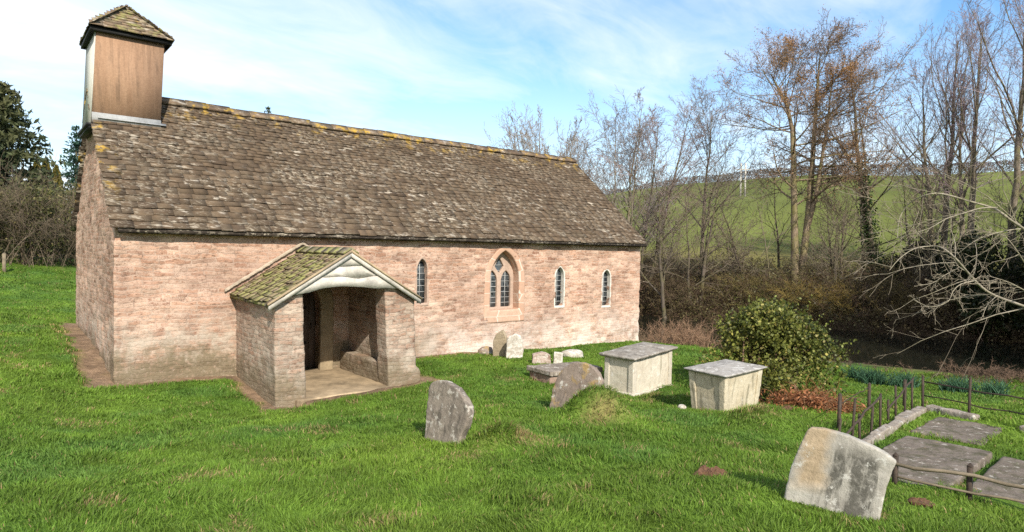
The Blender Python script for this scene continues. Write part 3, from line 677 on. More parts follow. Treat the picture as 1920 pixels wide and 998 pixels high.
slab_from_outline('headstone', [(3.41, -10.97, .98), (3.45, -11.03, 1.19), (3.51, -11.13, 1.52), (3.53, -11.155, 1.55), (3.56, -11.25, 1.555), (3.62, -11.42, 1.53), (3.67, -11.58, 1.47), (3.7, -11.68, 1.43), (3.72, -11.74, 1.38), (3.68, -11.69, 1.17), (3.64, -11.62, .93)], .1, M_gB,
    'wide pale headstone streaked with black stains, tilted, nearest in the right foreground', 'gravestone')
slab_from_outline('headstone', [(5.07, -6.26, .45), (5.12, -6.33, .78), (5.17, -6.4, 1.01), (5.2, -6.5, 1.15), (5.25, -6.65, 1.24), (5.29, -6.81, 1.26), (5.33, -6.96, 1.22), (5.35, -7.07, 1.14), (5.36, -7.14, 1.02), (5.35, -7.12, .83), (5.3, -7.08, .45)], .1, M_gC,
    'brown round-topped headstone with yellow lichen, leaning behind a mossy mound by the chest tombs', 'gravestone')
slab_from_outline('headstone', [(8.24, -.76, .2), (8.24, -.76, .6), (8.26, -.84, .78), (8.35, -1.0, .92), (8.4, -1.1, .72), (8.4, -1.13, .2)], .09, M_gE,
    'small tan headstone with pointed top standing against the church wall', 'gravestone', .2)
slab_from_outline('headstone', [(8.11, -1.45, .2), (8.12, -1.47, .7), (8.17, -1.51, .82), (8.24, -1.56, .85), (8.29, -1.59, .89), (8.39, -1.67, .84), (8.45, -1.72, .68), (8.46, -1.72, .44), (8.42, -1.69, .2)], .16, M_gD,
    'stubby white lichened headstone in front of the pointed one by the wall', 'gravestone', .15, .018, .015)
def rock(name, c, r, mat, label, cat, seed, vox=.02):
    bm = bmesh.new(); bmesh.ops.create_icosphere(bm, subdivisions=4, radius=1)
    for v in bm.verts:
        d = v.co.copy(); k = 1 + .35 * (float(fbm(d.x * 1.7 + seed, d.y * 1.7 + d.z * 2.3, seed, 3)) - .5)
        q = [math.copysign(abs(a) ** .7, a) for a in d]
        v.co = Vector((c[0] + q[0] * r[0] * k, c[1] + q[1] * r[1] * k, c[2] + q[2] * r[2] * k))
    me = bpy.data.meshes.new(name); bm.to_mesh(me); bm.free()
    for pl in me.polygons: pl.use_smooth = True
    o = link(name, me, mat); tag(o, label, cat); return o
bs = thing('broken_gravestone', 'broken stump of a gravestone with a white upright slab, in grass below the wall', 'gravestone', (8.4, -2.6, H(8.4, -2.6)))
z0 = H(8.4, -2.6)
m = MB(); m.prism([(8.12, -2.42, z0 - .2), (8.48, -2.72, z0 - .2), (8.46, -2.7, z0 + .2), (8.3, -2.57, z0 + .27), (8.14, -2.43, z0 + .2)], (.14, .17, 0)); link('stump', remesh(m.mesh(col=False), .016, .02, 8, 3), gravestone('red_stump', (.36, .27, .22), (.44, .36, .31), (.15, .075, .045), (.6, .56, .5), .5, .8, 2., .55), bs)
m = MB(); m.prism([(8.5, -2.76, z0 - .2), (8.66, -2.9, z0 - .2), (8.68, -2.9, z0 + .27), (8.52, -2.76, z0 + .29)], (.06, .07, 0)); link('upright_slab', remesh(m.mesh(col=False), .014, .008, 8, 5), M_gD, bs)
rock('boulder', (9.72, -2.18, H(9.72, -2.18) + .04), (.3, .2, .13), M_gD, 'low rounded white boulder lying in the grass near the wall', 'stone', 3)
rock('boulder', (8.33, -.32, H(8.3, -.3) + .04), (.2, .14, .17), M_gC, 'small dark grey stone at the foot of the church wall beside the pointed headstone', 'stone', 8)
rock('pebble', (7.33, -7.2, H(7.33, -7.2) + .03), (.07, .06, .05), M_gD, 'fist sized pale stone at the foot of the squat chest tomb', 'stone', 5)

def tomb(name, label, c, size, rot, tilt, zb, zl, lm, bm_, pm_, taper=.0, ov=.09, lt=.075, plinth=True):
    M = np.array(Matrix.Translation((c[0], c[1], 0)) @ Matrix.Rotation(R(rot), 4, 'Z'))
    MT = np.array(Matrix.Translation((c[0], c[1], zl)) @ Matrix.Rotation(R(rot), 4, 'Z') @ Matrix.Rotation(R(tilt), 4, 'Y') @ Matrix.Translation((0, 0, -zl)))
    hx, hy = size[0] / 2, size[1] / 2; th = thing(name, label, 'chest tomb', (c[0], c[1], zb))
    m = MB()
    # lid: chamfered under-edge and a faint ridge on top
    e = .035
    V = [(-hx + e, -hy + e, zl - lt), (hx - e, -hy + e, zl - lt), (hx - e, hy - e, zl - lt), (-hx + e, hy - e, zl - lt), (-hx, -hy, zl - lt + .03), (hx, -hy, zl - lt + .03), (hx, hy, zl - lt + .03), (-hx, hy, zl - lt + .03),
         (-hx, -hy, zl - .012), (hx, -hy, zl - .012), (hx, hy, zl - .012), (-hx, hy, zl - .012), (-hx * .55, 0, zl + .035), (hx * .55, 0, zl + .035)]
    V = np.array(V) @ MT[:3, :3].T + MT[:3, 3]
    for q in ([(0, 3, 2, 1)], [(0, 1, 5, 4), (1, 2, 6, 5), (2, 3, 7, 6), (3, 0, 4, 7)], [(4, 5, 9, 8), (5, 6, 10, 9), (6, 7, 11, 10), (7, 4, 8, 11)], [(8, 9, 13, 12), (10, 11, 12, 13)]):
        pass
    m.add(V, [(0, 3, 2, 1), (0, 1, 5, 4), (1, 2, 6, 5), (2, 3, 7, 6), (3, 0, 4, 7), (4, 5, 9, 8), (5, 6, 10, 9), (6, 7, 11, 10), (7, 4, 8, 11), (8, 9, 13, 12), (10, 11, 12, 13)])
    m.F.setdefault(3, []).append(np.array([(9, 10, 13), (11, 8, 12)]))
    link('lid', remesh(m.mesh(col=False), .014, .008, 6, 3), lm, th)
    bx, by = hx - ov, hy - ov; zt = zl - lt + .01
    def slanted(lo, hi):
        m = MB(); (x0, y0, z0), (x1, y1, z1) = lo, hi
        V = np.array([(x0, y0, z0), (x1, y0, z0), (x1, y1, z0), (x0, y1, z0), (x0, y0, z1), (x1, y0, z1), (x1, y1, z1), (x0, y1, z1)], float)
        f = 1 - taper * (zl - V[:, 2]) / (zl - zb); V[:, 0] *= f; V[:, 1] *= f
        up = V[:, 2] > zl - .3; W = V @ M[:3, :3].T + M[:3, 3]; W2 = V @ MT[:3, :3].T + MT[:3, 3]; W[up] = W2[up]
        m.add(W, [(0, 3, 2, 1), (4, 5, 6, 7), (0, 1, 5, 4), (1, 2, 6, 5), (2, 3, 7, 6), (3, 0, 4, 7)]); return m.mesh(col=False)
    link('side_panel', remesh(slanted((-bx + .02, -by + .02, zb - .15), (bx - .02, by - .02, zt)), .016, .006, 4, 7), bm_, th)
    pw_ = .12
    for sx in (-1, 1):
        for sy in (-1, 1):
            x0, x1 = sorted((sx * (bx + .006), sx * (bx - pw_))); y0, y1 = sorted((sy * (by + .006), sy * (by - pw_)))
            link('corner_pilaster', remesh(slanted((x0, y0, zb - .15), (x1, y1, zt + .004)), .013, .004, 6, 9), pm_, th)
    if plinth:
        m = MB(); m.box((-bx - .05, -by - .05, zb - .3), (bx + .05, by + .05, zb + .05), M=M); link('plinth', remesh(m.mesh(col=False), .02, .014, 5, 4), pm_, th)
    return th
M_lid = gravestone('tomb_lid_stone', (.22, .19, .16), (.33, .3, .26), (.09, .08, .07), (.56, .53, .48), .5, .9, 1.4, .57, True)
M_lid2 = gravestone('tomb_lid_white', (.27, .25, .225), (.38, .355, .325), (.12, .11, .1), (.6, .58, .54), .53, .9, 1.4, .56, True)
M_pan = gravestone('tomb_panel_stone', (.49, .43, .34), (.57, .52, .43), (.21, .19, .12), (.64, .61, .55), .56, .8, .8, .6)
M_pan2 = gravestone('squat_panel_stone', (.44, .375, .265), (.52, .46, .345), (.15, .135, .09), (.6, .56, .48), .54, .7, 1.1, .62)
M_pil = gravestone('tomb_pilaster_stone', (.47, .42, .34), (.53, .48, .4), (.28, .25, .2), (.6, .57, .5), .6, .85, 1., .62)
tomb('chest_tomb', 'tall cream chest tomb with lichened grey lid and corner pilasters near the church corner', (8.8, -5.06), (1.58, .9), 4.2, -3.5, .1, .93, M_lid, M_pan, M_pil)
tomb('chest_tomb', 'squat yellowish chest tomb with white flat lid, close in front of the ivy bush', (8.06, -7.56), (1.2, .86), -3.2, -2.2, .3, 1.03, M_lid2, M_pan2, M_pan2, .12, .06, .055, False)
m = MB(); Ml = np.array(Matrix.Translation((7.62, -4.05, .44)) @ Matrix.Rotation(R(-4), 4, 'Z') @ Matrix.Rotation(R(1.5), 4, 'Y'))
lg = thing('ledger_tomb', 'low flat tomb slab on a red base behind the round-topped headstone', 'ledger stone', (7.75, -4.05, .3))
m.box((-.72, -.4, -.01), (.72, .4, .09), M=Ml); link('top_slab', remesh(m.mesh(col=False), .016, .012, 6, 3), M_gA, lg)
m = MB(); m.box((-.67, -.35, -.4), (.67, .35, -.0), M=Ml); link('base', remesh(m.mesh(col=False), .02, .02, 6, 3), gravestone('red_base', (.24, .14, .1), (.33, .24, .19), (.08, .06, .05), (.5, .47, .4), .55, .8, 2., .6), lg)

# grave plot: slabs, kerbs, railings
M_led = gravestone('ledger_stone', (.13, .105, .085), (.2, .165, .135), (.06, .06, .028), (.42, .38, .33), .47, .7, 1.5, .59, True)
M_kerb = gravestone('kerb_stone', (.22, .185, .15), (.32, .275, .23), (.12, .1, .08), (.56, .53, .48), .5, .85, 1.6, .57, True)
def ledger(c, sx, sy, rot, z, tilt, label, mat=M_led, name='ledger_slab', th=.12):
    M = np.array(Matrix.Translation((c[0], c[1], z)) @ Matrix.Rotation(R(rot), 4, 'Z') @ Matrix.Rotation(R(tilt), 4, 'X'))
    m = MB(); m.box((-sx / 2, -sy / 2, -th), (sx / 2, sy / 2, 0), M=M)
    o = link(name, remesh(m.mesh(col=False), .02, .014, 4, int(sx * 10)), mat); tag(o, label, 'grave slab'); return o
ledger((6.75, -10.98), 2.1, .95, 2, .595, -1, 'dark grave slab left of the mossy gap inside the railed plot')
ledger((6.8, -12.05), 2.1, 1.0, 2, .565, 1, 'dark grave slab at the right edge of the frame inside the railed plot')
ledger((8.95, -10.75), 1.3, .85, 2, .535, 0, 'half buried grave slab at the far end of the railed plot')
def kerb(a, b, w, z, label):
    a = np.array(a); b = np.array(b); d = b - a; L = np.hypot(*d); ang = math.degrees(math.atan2(d[1], d[0]))
    M = np.array(Matrix.Translation(((a[0] + b[0]) / 2, (a[1] + b[1]) / 2, z)) @ Matrix.Rotation(R(ang), 4, 'Z'))
    m = MB(); s = -L / 2
    while s < L / 2 - .05:
        e = min(s + rng.uniform(.5, .8), L / 2); (m.box((s + .008, -w / 2 + rng.normal(0, .01), -.2), (e - .008, w / 2 + rng.normal(0, .012), rng.uniform(-.03, .02)), M=M) if rng.random() > .12 else None); s = e
    o = link('kerb_stone_row', remesh(m.mesh(col=False), .016, .014, 6, int(L * 7)), M_kerb); tag(o, label, 'grave kerb')
kerb((6.2, -10.33), (9.95, -9.98), .13, .6, 'broken pale kerb stones along the near railing of the grave plot')
kerb((9.95, -10.05), (9.4, -12.4), .17, .6, 'straight white kerb along the far end of the grave plot')
M_iron = plain('rusty_iron', (.06, .042, .03), .5, .75, 14, .003, .3)
M_rail = plain('weathered_rail', (.2, .16, .11), .4, .85, 5, .004, .2)
def railing(label, posts, rails, hp, name='plot_railing', mat=M_iron, rmat=M_iron, r=.02):
    b = posts[0]; th = thing(name, label, 'railing', (b[0], b[1], H(b[0], b[1])))
    for i, q in enumerate(posts):
        x, y = q[:2]; h = (q[2] if len(q) > 2 else hp); z = H(x, y); lx, ly = rng.normal(0, .02, 2)
        m = MB(); m.box((x - r, y - r, z - .25), (x + r, y + r, z + h)); V = m.V[0]; up = V[:, 2] > z; V[up, 0] += lx; V[up, 1] += ly
        m.add([(x - r * 1.15 + lx, y - r * 1.15 + ly, z + h), (x + r * 1.15 + lx, y - r * 1.15 + ly, z + h), (x + r * 1.15 + lx, y + r * 1.15 + ly, z + h), (x - r * 1.15 + lx, y + r * 1.15 + ly, z + h), (x + lx, y + ly, z + h + r * 1.6)], [(0, 1, 4), (1, 2, 4), (2, 3, 4), (3, 0, 4)])
        m.build('post', mat, th)
    for (a, c, rr) in rails:
        a = np.array(a); c = np.array(c); k = np.linspace(0, 1, 9)[:, None]; P = a + (c - a) * k; P[1:-1] += rng.normal(0, .008, (7, 3)); 
        m = MB(); m.tube(P, rr, 6); m.build('rail', rmat, th)
    return th
railing('rusty iron railing with leaning rails beside the broken kerb', [(6.35, -10.18, .42), (6.9, -10.12, .62), (7.3, -10.08, .36), (7.75, -10.03, .4), (8.2, -9.99, .5), (8.6, -9.96, .34), (9.0, -9.92, .5), (9.4, -9.9, .42), (9.85, -9.86, .5)],
    [((6.3, -10.2, .66), (8.15, -10.0, .98), .016), ((8.4, -10.0, .72), (9.85, -9.86, 1.02), .014)], .5, r=.013)
railing('grey iron posts standing apart in the grass outside the plot kerb', [(7.75, -9.6, .5), (9.6, -9.3, .45), (10.4, -9.55, .45)], [((7.75, -9.6, .82), (9.6, -9.3, .8), .007)], .5, r=.02)
railing('thin iron railing along the white far kerb of the plot', [(10.05, -9.95, .55), (9.9, -10.62, .62), (9.72, -11.35, .58), (9.5, -12.3, .55)], [((10.05, -9.95, .95), (9.5, -12.3, .98), .012), ((10.05, -9.95, .72), (9.5, -12.3, .76), .01)], .55, r=.016)
railing('low fence of two weathered rails on rusty posts closing the near end of the plot', [(5.53, -11.12, .3), (5.72, -11.72, .34), (5.85, -12.3, .36), (5.95, -12.9, .36)],
    [((5.5, -11.05, .84), (5.95, -12.95, .84), .02), ((5.52, -11.05, .7), (5.97, -12.95, .68), .013)], .33, r=.022, rmat=M_rail, name='rail_fence')
# mole hills
M_soil = plain('red_soil', (.16, .085, .05), .5, .97, 30, .02)
for i, (x, y, rx, ry, lb) in enumerate([(3.72, -10.1, .17, .09, 'low heap of red soil in the grass left of the stained headstone'), (4.7, -11.62, .12, .08, 'small heap of brown soil below the rail fence'), (8.75, -8.3, .1, .1, 'crumbled soil heap beside the squat chest tomb')]):
    bm = bmesh.new(); bmesh.ops.create_icosphere(bm, subdivisions=5, radius=1)
    for v in bm.verts:
        q = v.co.copy(); px, py = x + q.x * rx * 1.25, y + q.y * ry * 1.25
        k = 1 + .9 * (float(fbm(q.x * 2.3 + i * 7, q.y * 2.3 + q.z * 1.5, 40 + i, 2)) - .5); lump = float(fbm(px * 22, py * 22 + q.z * 3, 50 + i, 3)) - .4
        px, py = x + q.x * rx * 1.25 * k, y + q.y * ry * 1.25 * k
        v.co = Vector((px, py, H(px, py) + max(q.z, -.4) * .045 + max(lump, 0) * .13 * max(0, 1 - q.x * q.x - q.y * q.y) ** .5))
    me = bpy.data.meshes.new('soil_heap'); bm.to_mesh(me); bm.free(); tag(link('soil_heap', me, M_soil), lb, 'soil heap')


# ------------------------------------------------------------------ vegetation
M_leaf = leafmat('leaf_mix', .3)
M_leafg = leafmat('glossy_leaf', .25, .5, .3)
M_twig = NT('twig'); _a = M_twig.attr(); M_twig.bsdf(_a, .9, None, .1); M_twig = M_twig.m
M_bark = barkmat('grey_bark', (.13, .1, .075), (.25, .21, .165), .5)
M_barkb = barkmat('alder_bark', (.15, .105, .07), (.33, .26, .18), .6)
M_barkd = barkmat('dark_bark', (.07, .055, .045), (.14, .115, .09), .4)

def rv(rr, s=1.): return Vector((rr.gauss(0, s), rr.gauss(0, s), rr.gauss(0, s)))
def perp(d, rr):
    a = d.cross(rv(rr)); return a.normalized() if a.length > 1e-6 else Vector((1, 0, 0))
class Tree:
    def __init__(s, seed, prm): s.rr = random.Random(seed); s.p = prm; s.S = [[] for _ in range(6)]; s.tips = []
    def path(s, pts, rad, lev, L):
        """lay a limb along pts and sprout children from it"""
        P = s.p; rr = s.rr; n = len(pts) - 1
        nc = P['n'][lev] if lev < len(P['n']) else 0
        t0 = P['t0'][lev] if lev < len(P['t0']) else 0
        for i in range(n):
            s.S[lev].append((pts[i], pts[i + 1], rad[i], rad[i + 1]))
        if nc:
            for c in range(nc):
                t = t0 + (1 - t0) * ((c + rr.random()) / nc); t = min(t, .999); k = t * n; i = int(k); f = k - i
                p = pts[i].lerp(pts[i + 1], f); d = (pts[i + 1] - pts[i]).normalized(); r = rad[i] * (1 - f) + rad[i + 1] * f
                a = R(P['ang'][lev] + rr.gauss(0, P.get('angv', 9))) * (1.15 - .45 * (t - t0) / (1 - t0 + 1e-6))
                q = perp(d, rr)
                if lev == 0 and P.get('flat'): q = (q + Vector((0, 0, .2))).normalized()
                d2 = (d * math.cos(a) + q * math.sin(a)).normalized()
                u = (t - t0) / (1 - t0 + 1e-6)
                prof = P['prof'][lev](u) if 'prof' in P and lev < len(P['prof']) else 1 - .5 * u
                L2 = L * P['len'][lev] * prof * rr.uniform(.75, 1.2)
                s.limb(p, d2, L2, max(r * P['rad'][lev] * (.6 + .4 * prof), P['rmin']), lev + 1)
    def limb(s, p, d, L, r, lev):
        P = s.p; rr = s.rr; n = P['seg'][lev]; pts = [p.copy()]; rad = [r]
        for i in range(n):
            d = (d + rv(rr, P['wob'][lev]) + Vector((0, 0, P['trop'][lev]))).normalized()
            p = p + d * (L / n); pts.append(p.copy()); rad.append(max(r * (1 - .8 * (i + 1) / n), P['rmin'] * .7))
        s.path(pts, rad, lev, L)
        if lev >= len(P['n']): s.tips.append((pts[-1], d.copy(), lev)); s.tips.append((pts[len(pts) // 2], d.copy(), lev))
    def out(s, th, bark, twigcol, split=2, tcol2=None):
        m = MB()
        for lev in range(split):
            if s.S[lev]:
                a = s.S[lev]; P0 = np.array([q[0] for q in a]); P1 = np.array([q[1] for q in a]); P1 = P1 + (P1 - P0) * .04
                m.segs(P0, P1, [q[2] for q in a], [q[3] for q in a], 9 if lev == 0 else 5)
        m.build('trunk', bark, th, True)
        m = MB(); any_ = False
        for lev in range(split, 6):
            a = s.S[lev]
            if a:
                any_ = True
                m.segs(np.array([q[0] for q in a]), np.array([q[1] for q in a]), [q[2] for q in a], [q[3] for q in a], 3)
                if tcol2 is not None:
                    k = len(m.col[-1]); m.col[-1] = np.repeat(np.array(twigcol)[None] + (np.array(tcol2) - np.array(twigcol))[None] * s_rng.random((k // 6, 1)), 6, 0)
                else: m.col[-1][:] = twigcol
        if any_: m.build('crown', M_twig, th)
s_rng = np.random.default_rng(5)
def stemline(x, y, h, lean=(0, 0), n=8, wob=.12, rr=random, z0=None):
    z = (H(x, y) if z0 is None else z0) - .3; pts = []; ox = oy = 0
    for i in range(n + 1):
        t = i / n; pts.append(Vector((x + lean[0] * t + ox, y + lean[1] * t + oy, z + h * t))); ox += rr.gauss(0, wob); oy += rr.gauss(0, wob)
    return pts
UP = dict(n=[16, 8, 5, 3], t0=[.22, .15, .1, .1], ang=[36, 34, 36, 38], len=[.42, .5, .5, .5], rad=[.5, .55, .6, .7], seg=[8, 6, 4, 3, 2], wob=[.05, .09, .12, .16, .2], trop=[.05, .06, .05, .04, .03], rmin=.011,
    prof=[lambda u: .6 + .55 * math.sin(math.pi * min(1, .2 + .8 * u)) - .45 * u])
SPREAD = dict(n=[14, 9, 6, 4], t0=[.25, .2, .1, .1], ang=[52, 42, 42, 40], len=[.5, .5, .5, .5], rad=[.5, .55, .6, .7], seg=[8, 6, 4, 3, 2], wob=[.06, .1, .14, .18, .2], trop=[.04, .05, .03, .02, .02], rmin=.011,
    prof=[lambda u: 1.05 - .55 * u])
SMALL = dict(n=[12, 7, 4], t0=[.2, .15, .1], ang=[48, 42, 40], len=[.5, .5, .55], rad=[.5, .6, .7], seg=[7, 5, 3, 2], wob=[.08, .12, .16, .2], trop=[.05, .05, .03, .02], rmin=.011, prof=[lambda u: 1.05 - .5 * u])
def bare_tree(name, label, x, y, ztop, r, prm, seed, bark, tw, tw2, lean=(0, 0), group=None, stems=1, spread=.0, split=2, cat='tree'):
    rr = random.Random(seed); z = H(x, y); th = thing(name, label, cat, (x, y, z), group); T = Tree(seed, prm)
    for k in range(stems):
        a = rr.uniform(0, 6.28); hh = (ztop - z + .3) * (1 if k == 0 else rr.uniform(.75, .97))
        pts = stemline(x + math.cos(a) * .35 * (stems > 1), y + math.sin(a) * .35 * (stems > 1), hh, (lean[0] + math.cos(a) * spread * hh, lean[1] + math.sin(a) * spread * hh), 9, .02 * hh / 4, rr, z)
        rk = r * (1 if k == 0 else .8); rad = [max(rk * (1.25 if i == 0 else 1) * (1 - .88 * i / 9), .02) for i in range(10)]
        T.path(pts, rad, 0, hh)
    T.out(th, bark, tw, split, tw2); return th, T

GT = 'bare trees along the far river bank'
# the big alder: three traced stems
ALD = dict(n=[38, 9, 5, 3], t0=[.3, .18, .1, .1], ang=[74, 46, 44, 42], angv=12, len=[.275, .46, .5, .5], rad=[.38, .55, .6, .7], seg=[8, 6, 4, 3, 2], wob=[.05, .1, .15, .2, .2], trop=[.02, .03, .03, .02, .02], rmin=.012,
    prof=[lambda u: .8 + .45 * math.sin(math.pi * min(1, .2 + .7 * u)) - .45 * u * u])
ax, ay = 43.5, 8.65; az = H(ax, ay)
ald = thing('alder_tree', 'tallest bare tree of twin trunks with rusty orange catkins in its domed top', 'tree', (ax, ay, az)); T = Tree(11, ALD)
rx, ry = .766, -.643     # sideways direction at this bearing
def st(pts): return [Vector((ax + rx * s + oy, ay + ry * s + oy * .5, z)) for s, z, oy in pts]
for pts, r0 in (([(-.2, az - .3, 0), (-.3, 3.2, 0), (-.42, 6, 0), (-.55, 9, .1), (-.75, 12, .2), (-1.2, 13.8, .1), (-1.9, 15.0, 0), (-2.4, 15.9, -.1)], .30),
               ([(.1, az - .3, .1), (.35, 3, .2), (.6, 6, .2), (.75, 9, .4), (.85, 12, .3), (.95, 14.5, .5), (1.0, 16.2, .6), (1.1, 17.6, .6)], .29),
               ([(.62, 5.2, .2), (1.05, 7, -.2), (1.45, 10, -.4), (1.75, 12.4, -.6), (1.85, 14.2, -.8), (2.0, 15.6, -1)], .17)):
    P = st(pts); n = len(P)
    T.path(P, [max(r0 * (1.2 if i == 0 else 1) * (1 - .86 * i / (n - 1)), .03) for i in range(n)], 0, 17 if r0 > .2 else 8.5)
T.out(ald, M_barkb, (.13, .095, .07), 2, (.24, .17, .12))
m = MB(); tp = [q for q in T.tips if q[0].z > 4]; g = np.random.default_rng(4); P = np.array([q[0] for q in tp])
w = sstep(6, 13, P[:, 2]) * sstep(.42, .6, fbm(P[:, 0] * .55 + P[:, 2] * .3, P[:, 1] * .55 + P[:, 2] * .5, 8)); k = g.random(len(P)) < (.05 + .75 * w); P = P[k]
P = np.repeat(P, 4, 0) + g.normal(0, .2, (len(P) * 4, 3)); cc = np.array([.36, .19, .085]) * g.uniform(.6, 1.5, (len(P), 1)) * np.array([1, 1, .8])
m.leaves(P, .085, cc, .2, .5, 9); m.build('catkins', M_leaf, ald)

PW, PW2 = (.25, .2, .16), (.36, .3, .24)
def TW_(a): return a
bare_tree('willow_tree', 'pale many-stemmed bare tree rising behind the church roof', 32.2, 23.7, 13.8, .16, dict(UP, n=[14, 8, 5, 3], t0=[.15, .1, .1, .1]), 21, M_bark, PW, PW2, stems=7, spread=.16)
bare_tree('birch_tree', 'slender bare tree with weeping fine twigs just right of the church ridge end', 33.6, 17.2, 13.6, .14, dict(UP, trop=[.04, .03, 0, -.04, -.08]), 22, M_bark, (.17, .14, .13), (.3, .26, .24), stems=3, spread=.1)
bare_tree('birch_tree', 'leaning bare tree with reddish twigs behind the right end of the church roof', 36.4, 17.5, 13.7, .17, dict(UP, trop=[.04, .02, 0, -.03, -.05]), 23, M_barkd, (.22, .15, .13), (.34, .25, .22), (1.4, -1.0), stems=2, spread=.12)
bare_tree('bare_tree', 'grey bare tree with fan shaped crown left of the big rusty tree', 43.6, 16.9, 14.6, .2, dict(SPREAD, ang=[42, 38, 40, 40], n=[18, 9, 6, 3]), 24, M_bark, (.17, .145, .13), (.27, .235, .21))
ivt, Ti = bare_tree('ivy_clad_tree', 'forked bare tree with thick ivy up its leaning trunk', 48.6, 5.1, 17.2, .27, dict(UP, n=[11, 7, 5, 3], t0=[.42, .15, .1, .1], ang=[44, 36, 38, 38]), 25, M_bark, (.2, .18, .17), (.33, .3, .28), (-.5, .4), stems=2, spread=.1)
TALL = [('tall bare tree with steep purplish branches, left of the three by the right edge', 59.1, 4.3, 21.3, 31, (0, 0)), ('tall bare tree with zigzag steep branches, middle of the three by the right edge', 58.8, 2.2, 21.8, 32, (.4, -.4)),
        ('tallest purple-twigged bare tree at the right edge of the view', 58.2, -.3, 24.0, 33, (0, 0))]
for lb, x, y, zt, sd, ln in TALL:
    bare_tree('poplar_tree', lb, x, y, zt, .3, dict(UP, n=[16, 8, 5, 3], t0=[.25, .12, .1, .1], ang=[30, 30, 34, 36], len=[.44, .5, .5, .5]), sd, M_bark, (.21, .155, .165), (.33, .26, .26), ln, None, 2, .1)
for i, (lb, x, y, zt, r, ln) in enumerate([
    ('thin dark bare trunk next to the church corner', 34.4, 13.4, 6.8, .16, (0, 0)), ('short dark bare tree rising from the bank brambles left of the rusty tree', 41.0, 10.9, 7.5, .12, (-1.3, .9)),
    ('young spreading bare tree right of the rusty tree trunks', 44.9, 6.5, 7.0, .15, (.1, 0)), ('pale thin sapling arching close left of the rusty tree trunks', 41.8, 9.6, 6.4, .07, (-1.2, 1.)),
    ('small bare tree in the gap between church corner and river', 37.2, 13.0, 8.8, .15, (.2, 0)), ('bare sapling standing just left of the ivy-clad trunk', 49.6, 6.6, 10.8, .14, (-.5, .3)),
    ('low bare tree on the bank below the poplars', 53, 2.2, 8.6, .12, (.3, 0)), ('bare tree whose crown shows between roof end and fan shaped tree', 38.4, 20.5, 12.6, .14, (.5, -.3)), ('bare bush-like tree between the ivy trunk and the poplars', 55, 4.6, 11, .14, (0, 0)),
    ('slim bare tree on the slope behind the fan shaped tree', 50, 13.5, 9.5, .12, (0, 0))]):
    bare_tree('young_tree', lb, x, y, zt, r, SMALL if i != 3 else dict(SMALL, n=[7, 5, 3]), 50 + i, M_barkd if i not in (3,) else M_bark, (.14, .11, .085), (.25, .2, .15), ln, GT, 1 if i not in (2, 4, 8) else 3, .12)
rt_ = random.Random(4); k_ = 0
for v_, u0, hh_ in [(18, 43, 6), (14, 46, 8), (10.5, 44, 5.5), (8, 49, 7), (3.5, 44, 6), (-2.5, 45, 5), (-9, 45, 6), (-15, 47, 6), (-19, 52, 8), (13, 54, 8)]:
    y_ = (v_ + .35 * u0) / 1.1225; x_ = u0 - .35 * y_
    bare_tree('bank_sapling', 'thin many-twigged sapling in the bare wood along the far river bank', x_, y_, H(x_, y_) + hh_, .07, dict(SMALL, n=[13, 8, 4]), 900 + k_, M_barkd, (.13, .105, .075), (.25, .21, .15), (rt_.gauss(0, .5), rt_.gauss(0, .5)), 'saplings in the bare wood along the far bank', 2, .14); k_ += 1
# ivy on the trunk
g = np.random.default_rng(12); P = []
for (p0, p1, r0, r1) in Ti.S[0]:
    if p0.z < 9.5 and p0.z > -2:
        k = int(520 * max(.15, 1 - p0.z / 10)); t_ = g.random(k)[:, None]; a = g.random(k) * 6.28; rad = (r0 + abs(g.normal(.18, .2, k)) * (1.5 - p0.z / 9))
        P.append(np.array(p0) * (1 - t_) + np.array(p1) * t_ + np.stack([np.cos(a) * rad, np.sin(a) * rad, g.normal(0, .2, k)], 1))
P = np.concatenate(P); m = MB(); m.leaves(P, .16, np.array([.035, .06, .014]) * g.uniform(.5, 1.6, (len(P), 1)), .2, .8, 3); m.build('ivy', M_leafg, ivt)

def stems_mass(base, hts, rr, col0, col1, arch_=.35, twigs=5, r=.012, n=6, lean=None):
    """arching bramble/shrub stems with short side twigs: returns MB"""
    S = []
    for (x, y, z), h in zip(base, hts):
        d = Vector((rr.gauss(0, .35), rr.gauss(0, .35), 1)).normalized(); p = Vector((x, y, z - .1)); hd = Vector((d.x, d.y, 0)); hd = hd.normalized() if hd.length > 1e-4 else Vector((1, 0, 0))
        if lean: hd = (hd + Vector(lean)).normalized()
        for i in range(n):
            d = (d + hd * arch_ * (i / n) + rv(rr, .1) - Vector((0, 0, arch_ * .8 * (i / n) ** 2))).normalized(); q = p + d * (h / n); rA = r * (1 - .7 * i / n); rB = r * (1 - .7 * (i + 1) / n)
            S.append((p, q, rA, rB))
            for k in range(twigs if i > 1 else 1):
                b = p.lerp(q, rr.random()); td = (d * .6 + rv(rr, .55) + Vector((0, 0, .25))).normalized(); tl = h * rr.uniform(.08, .24)
                e = b + td * tl * .5; e2 = e + (td + rv(rr, .3)).normalized() * tl * .5
                S.append((b, e, r * .45, r * .35)); S.append((e, e2, r * .35, r * .2))
            p = q
    m = MB(); P0 = np.array([q[0] for q in S]); P1 = np.array([q[1] for q in S]); m.segs(P0, P1, [q[2] for q in S], [q[3] for q in S], 3)
    k = len(S); f = s_rng.random((k, 1)); m.col[-1] = np.repeat(np.array(col0) * (1 - f) + np.array(col1) * f, 6, 0)
    return m, P1
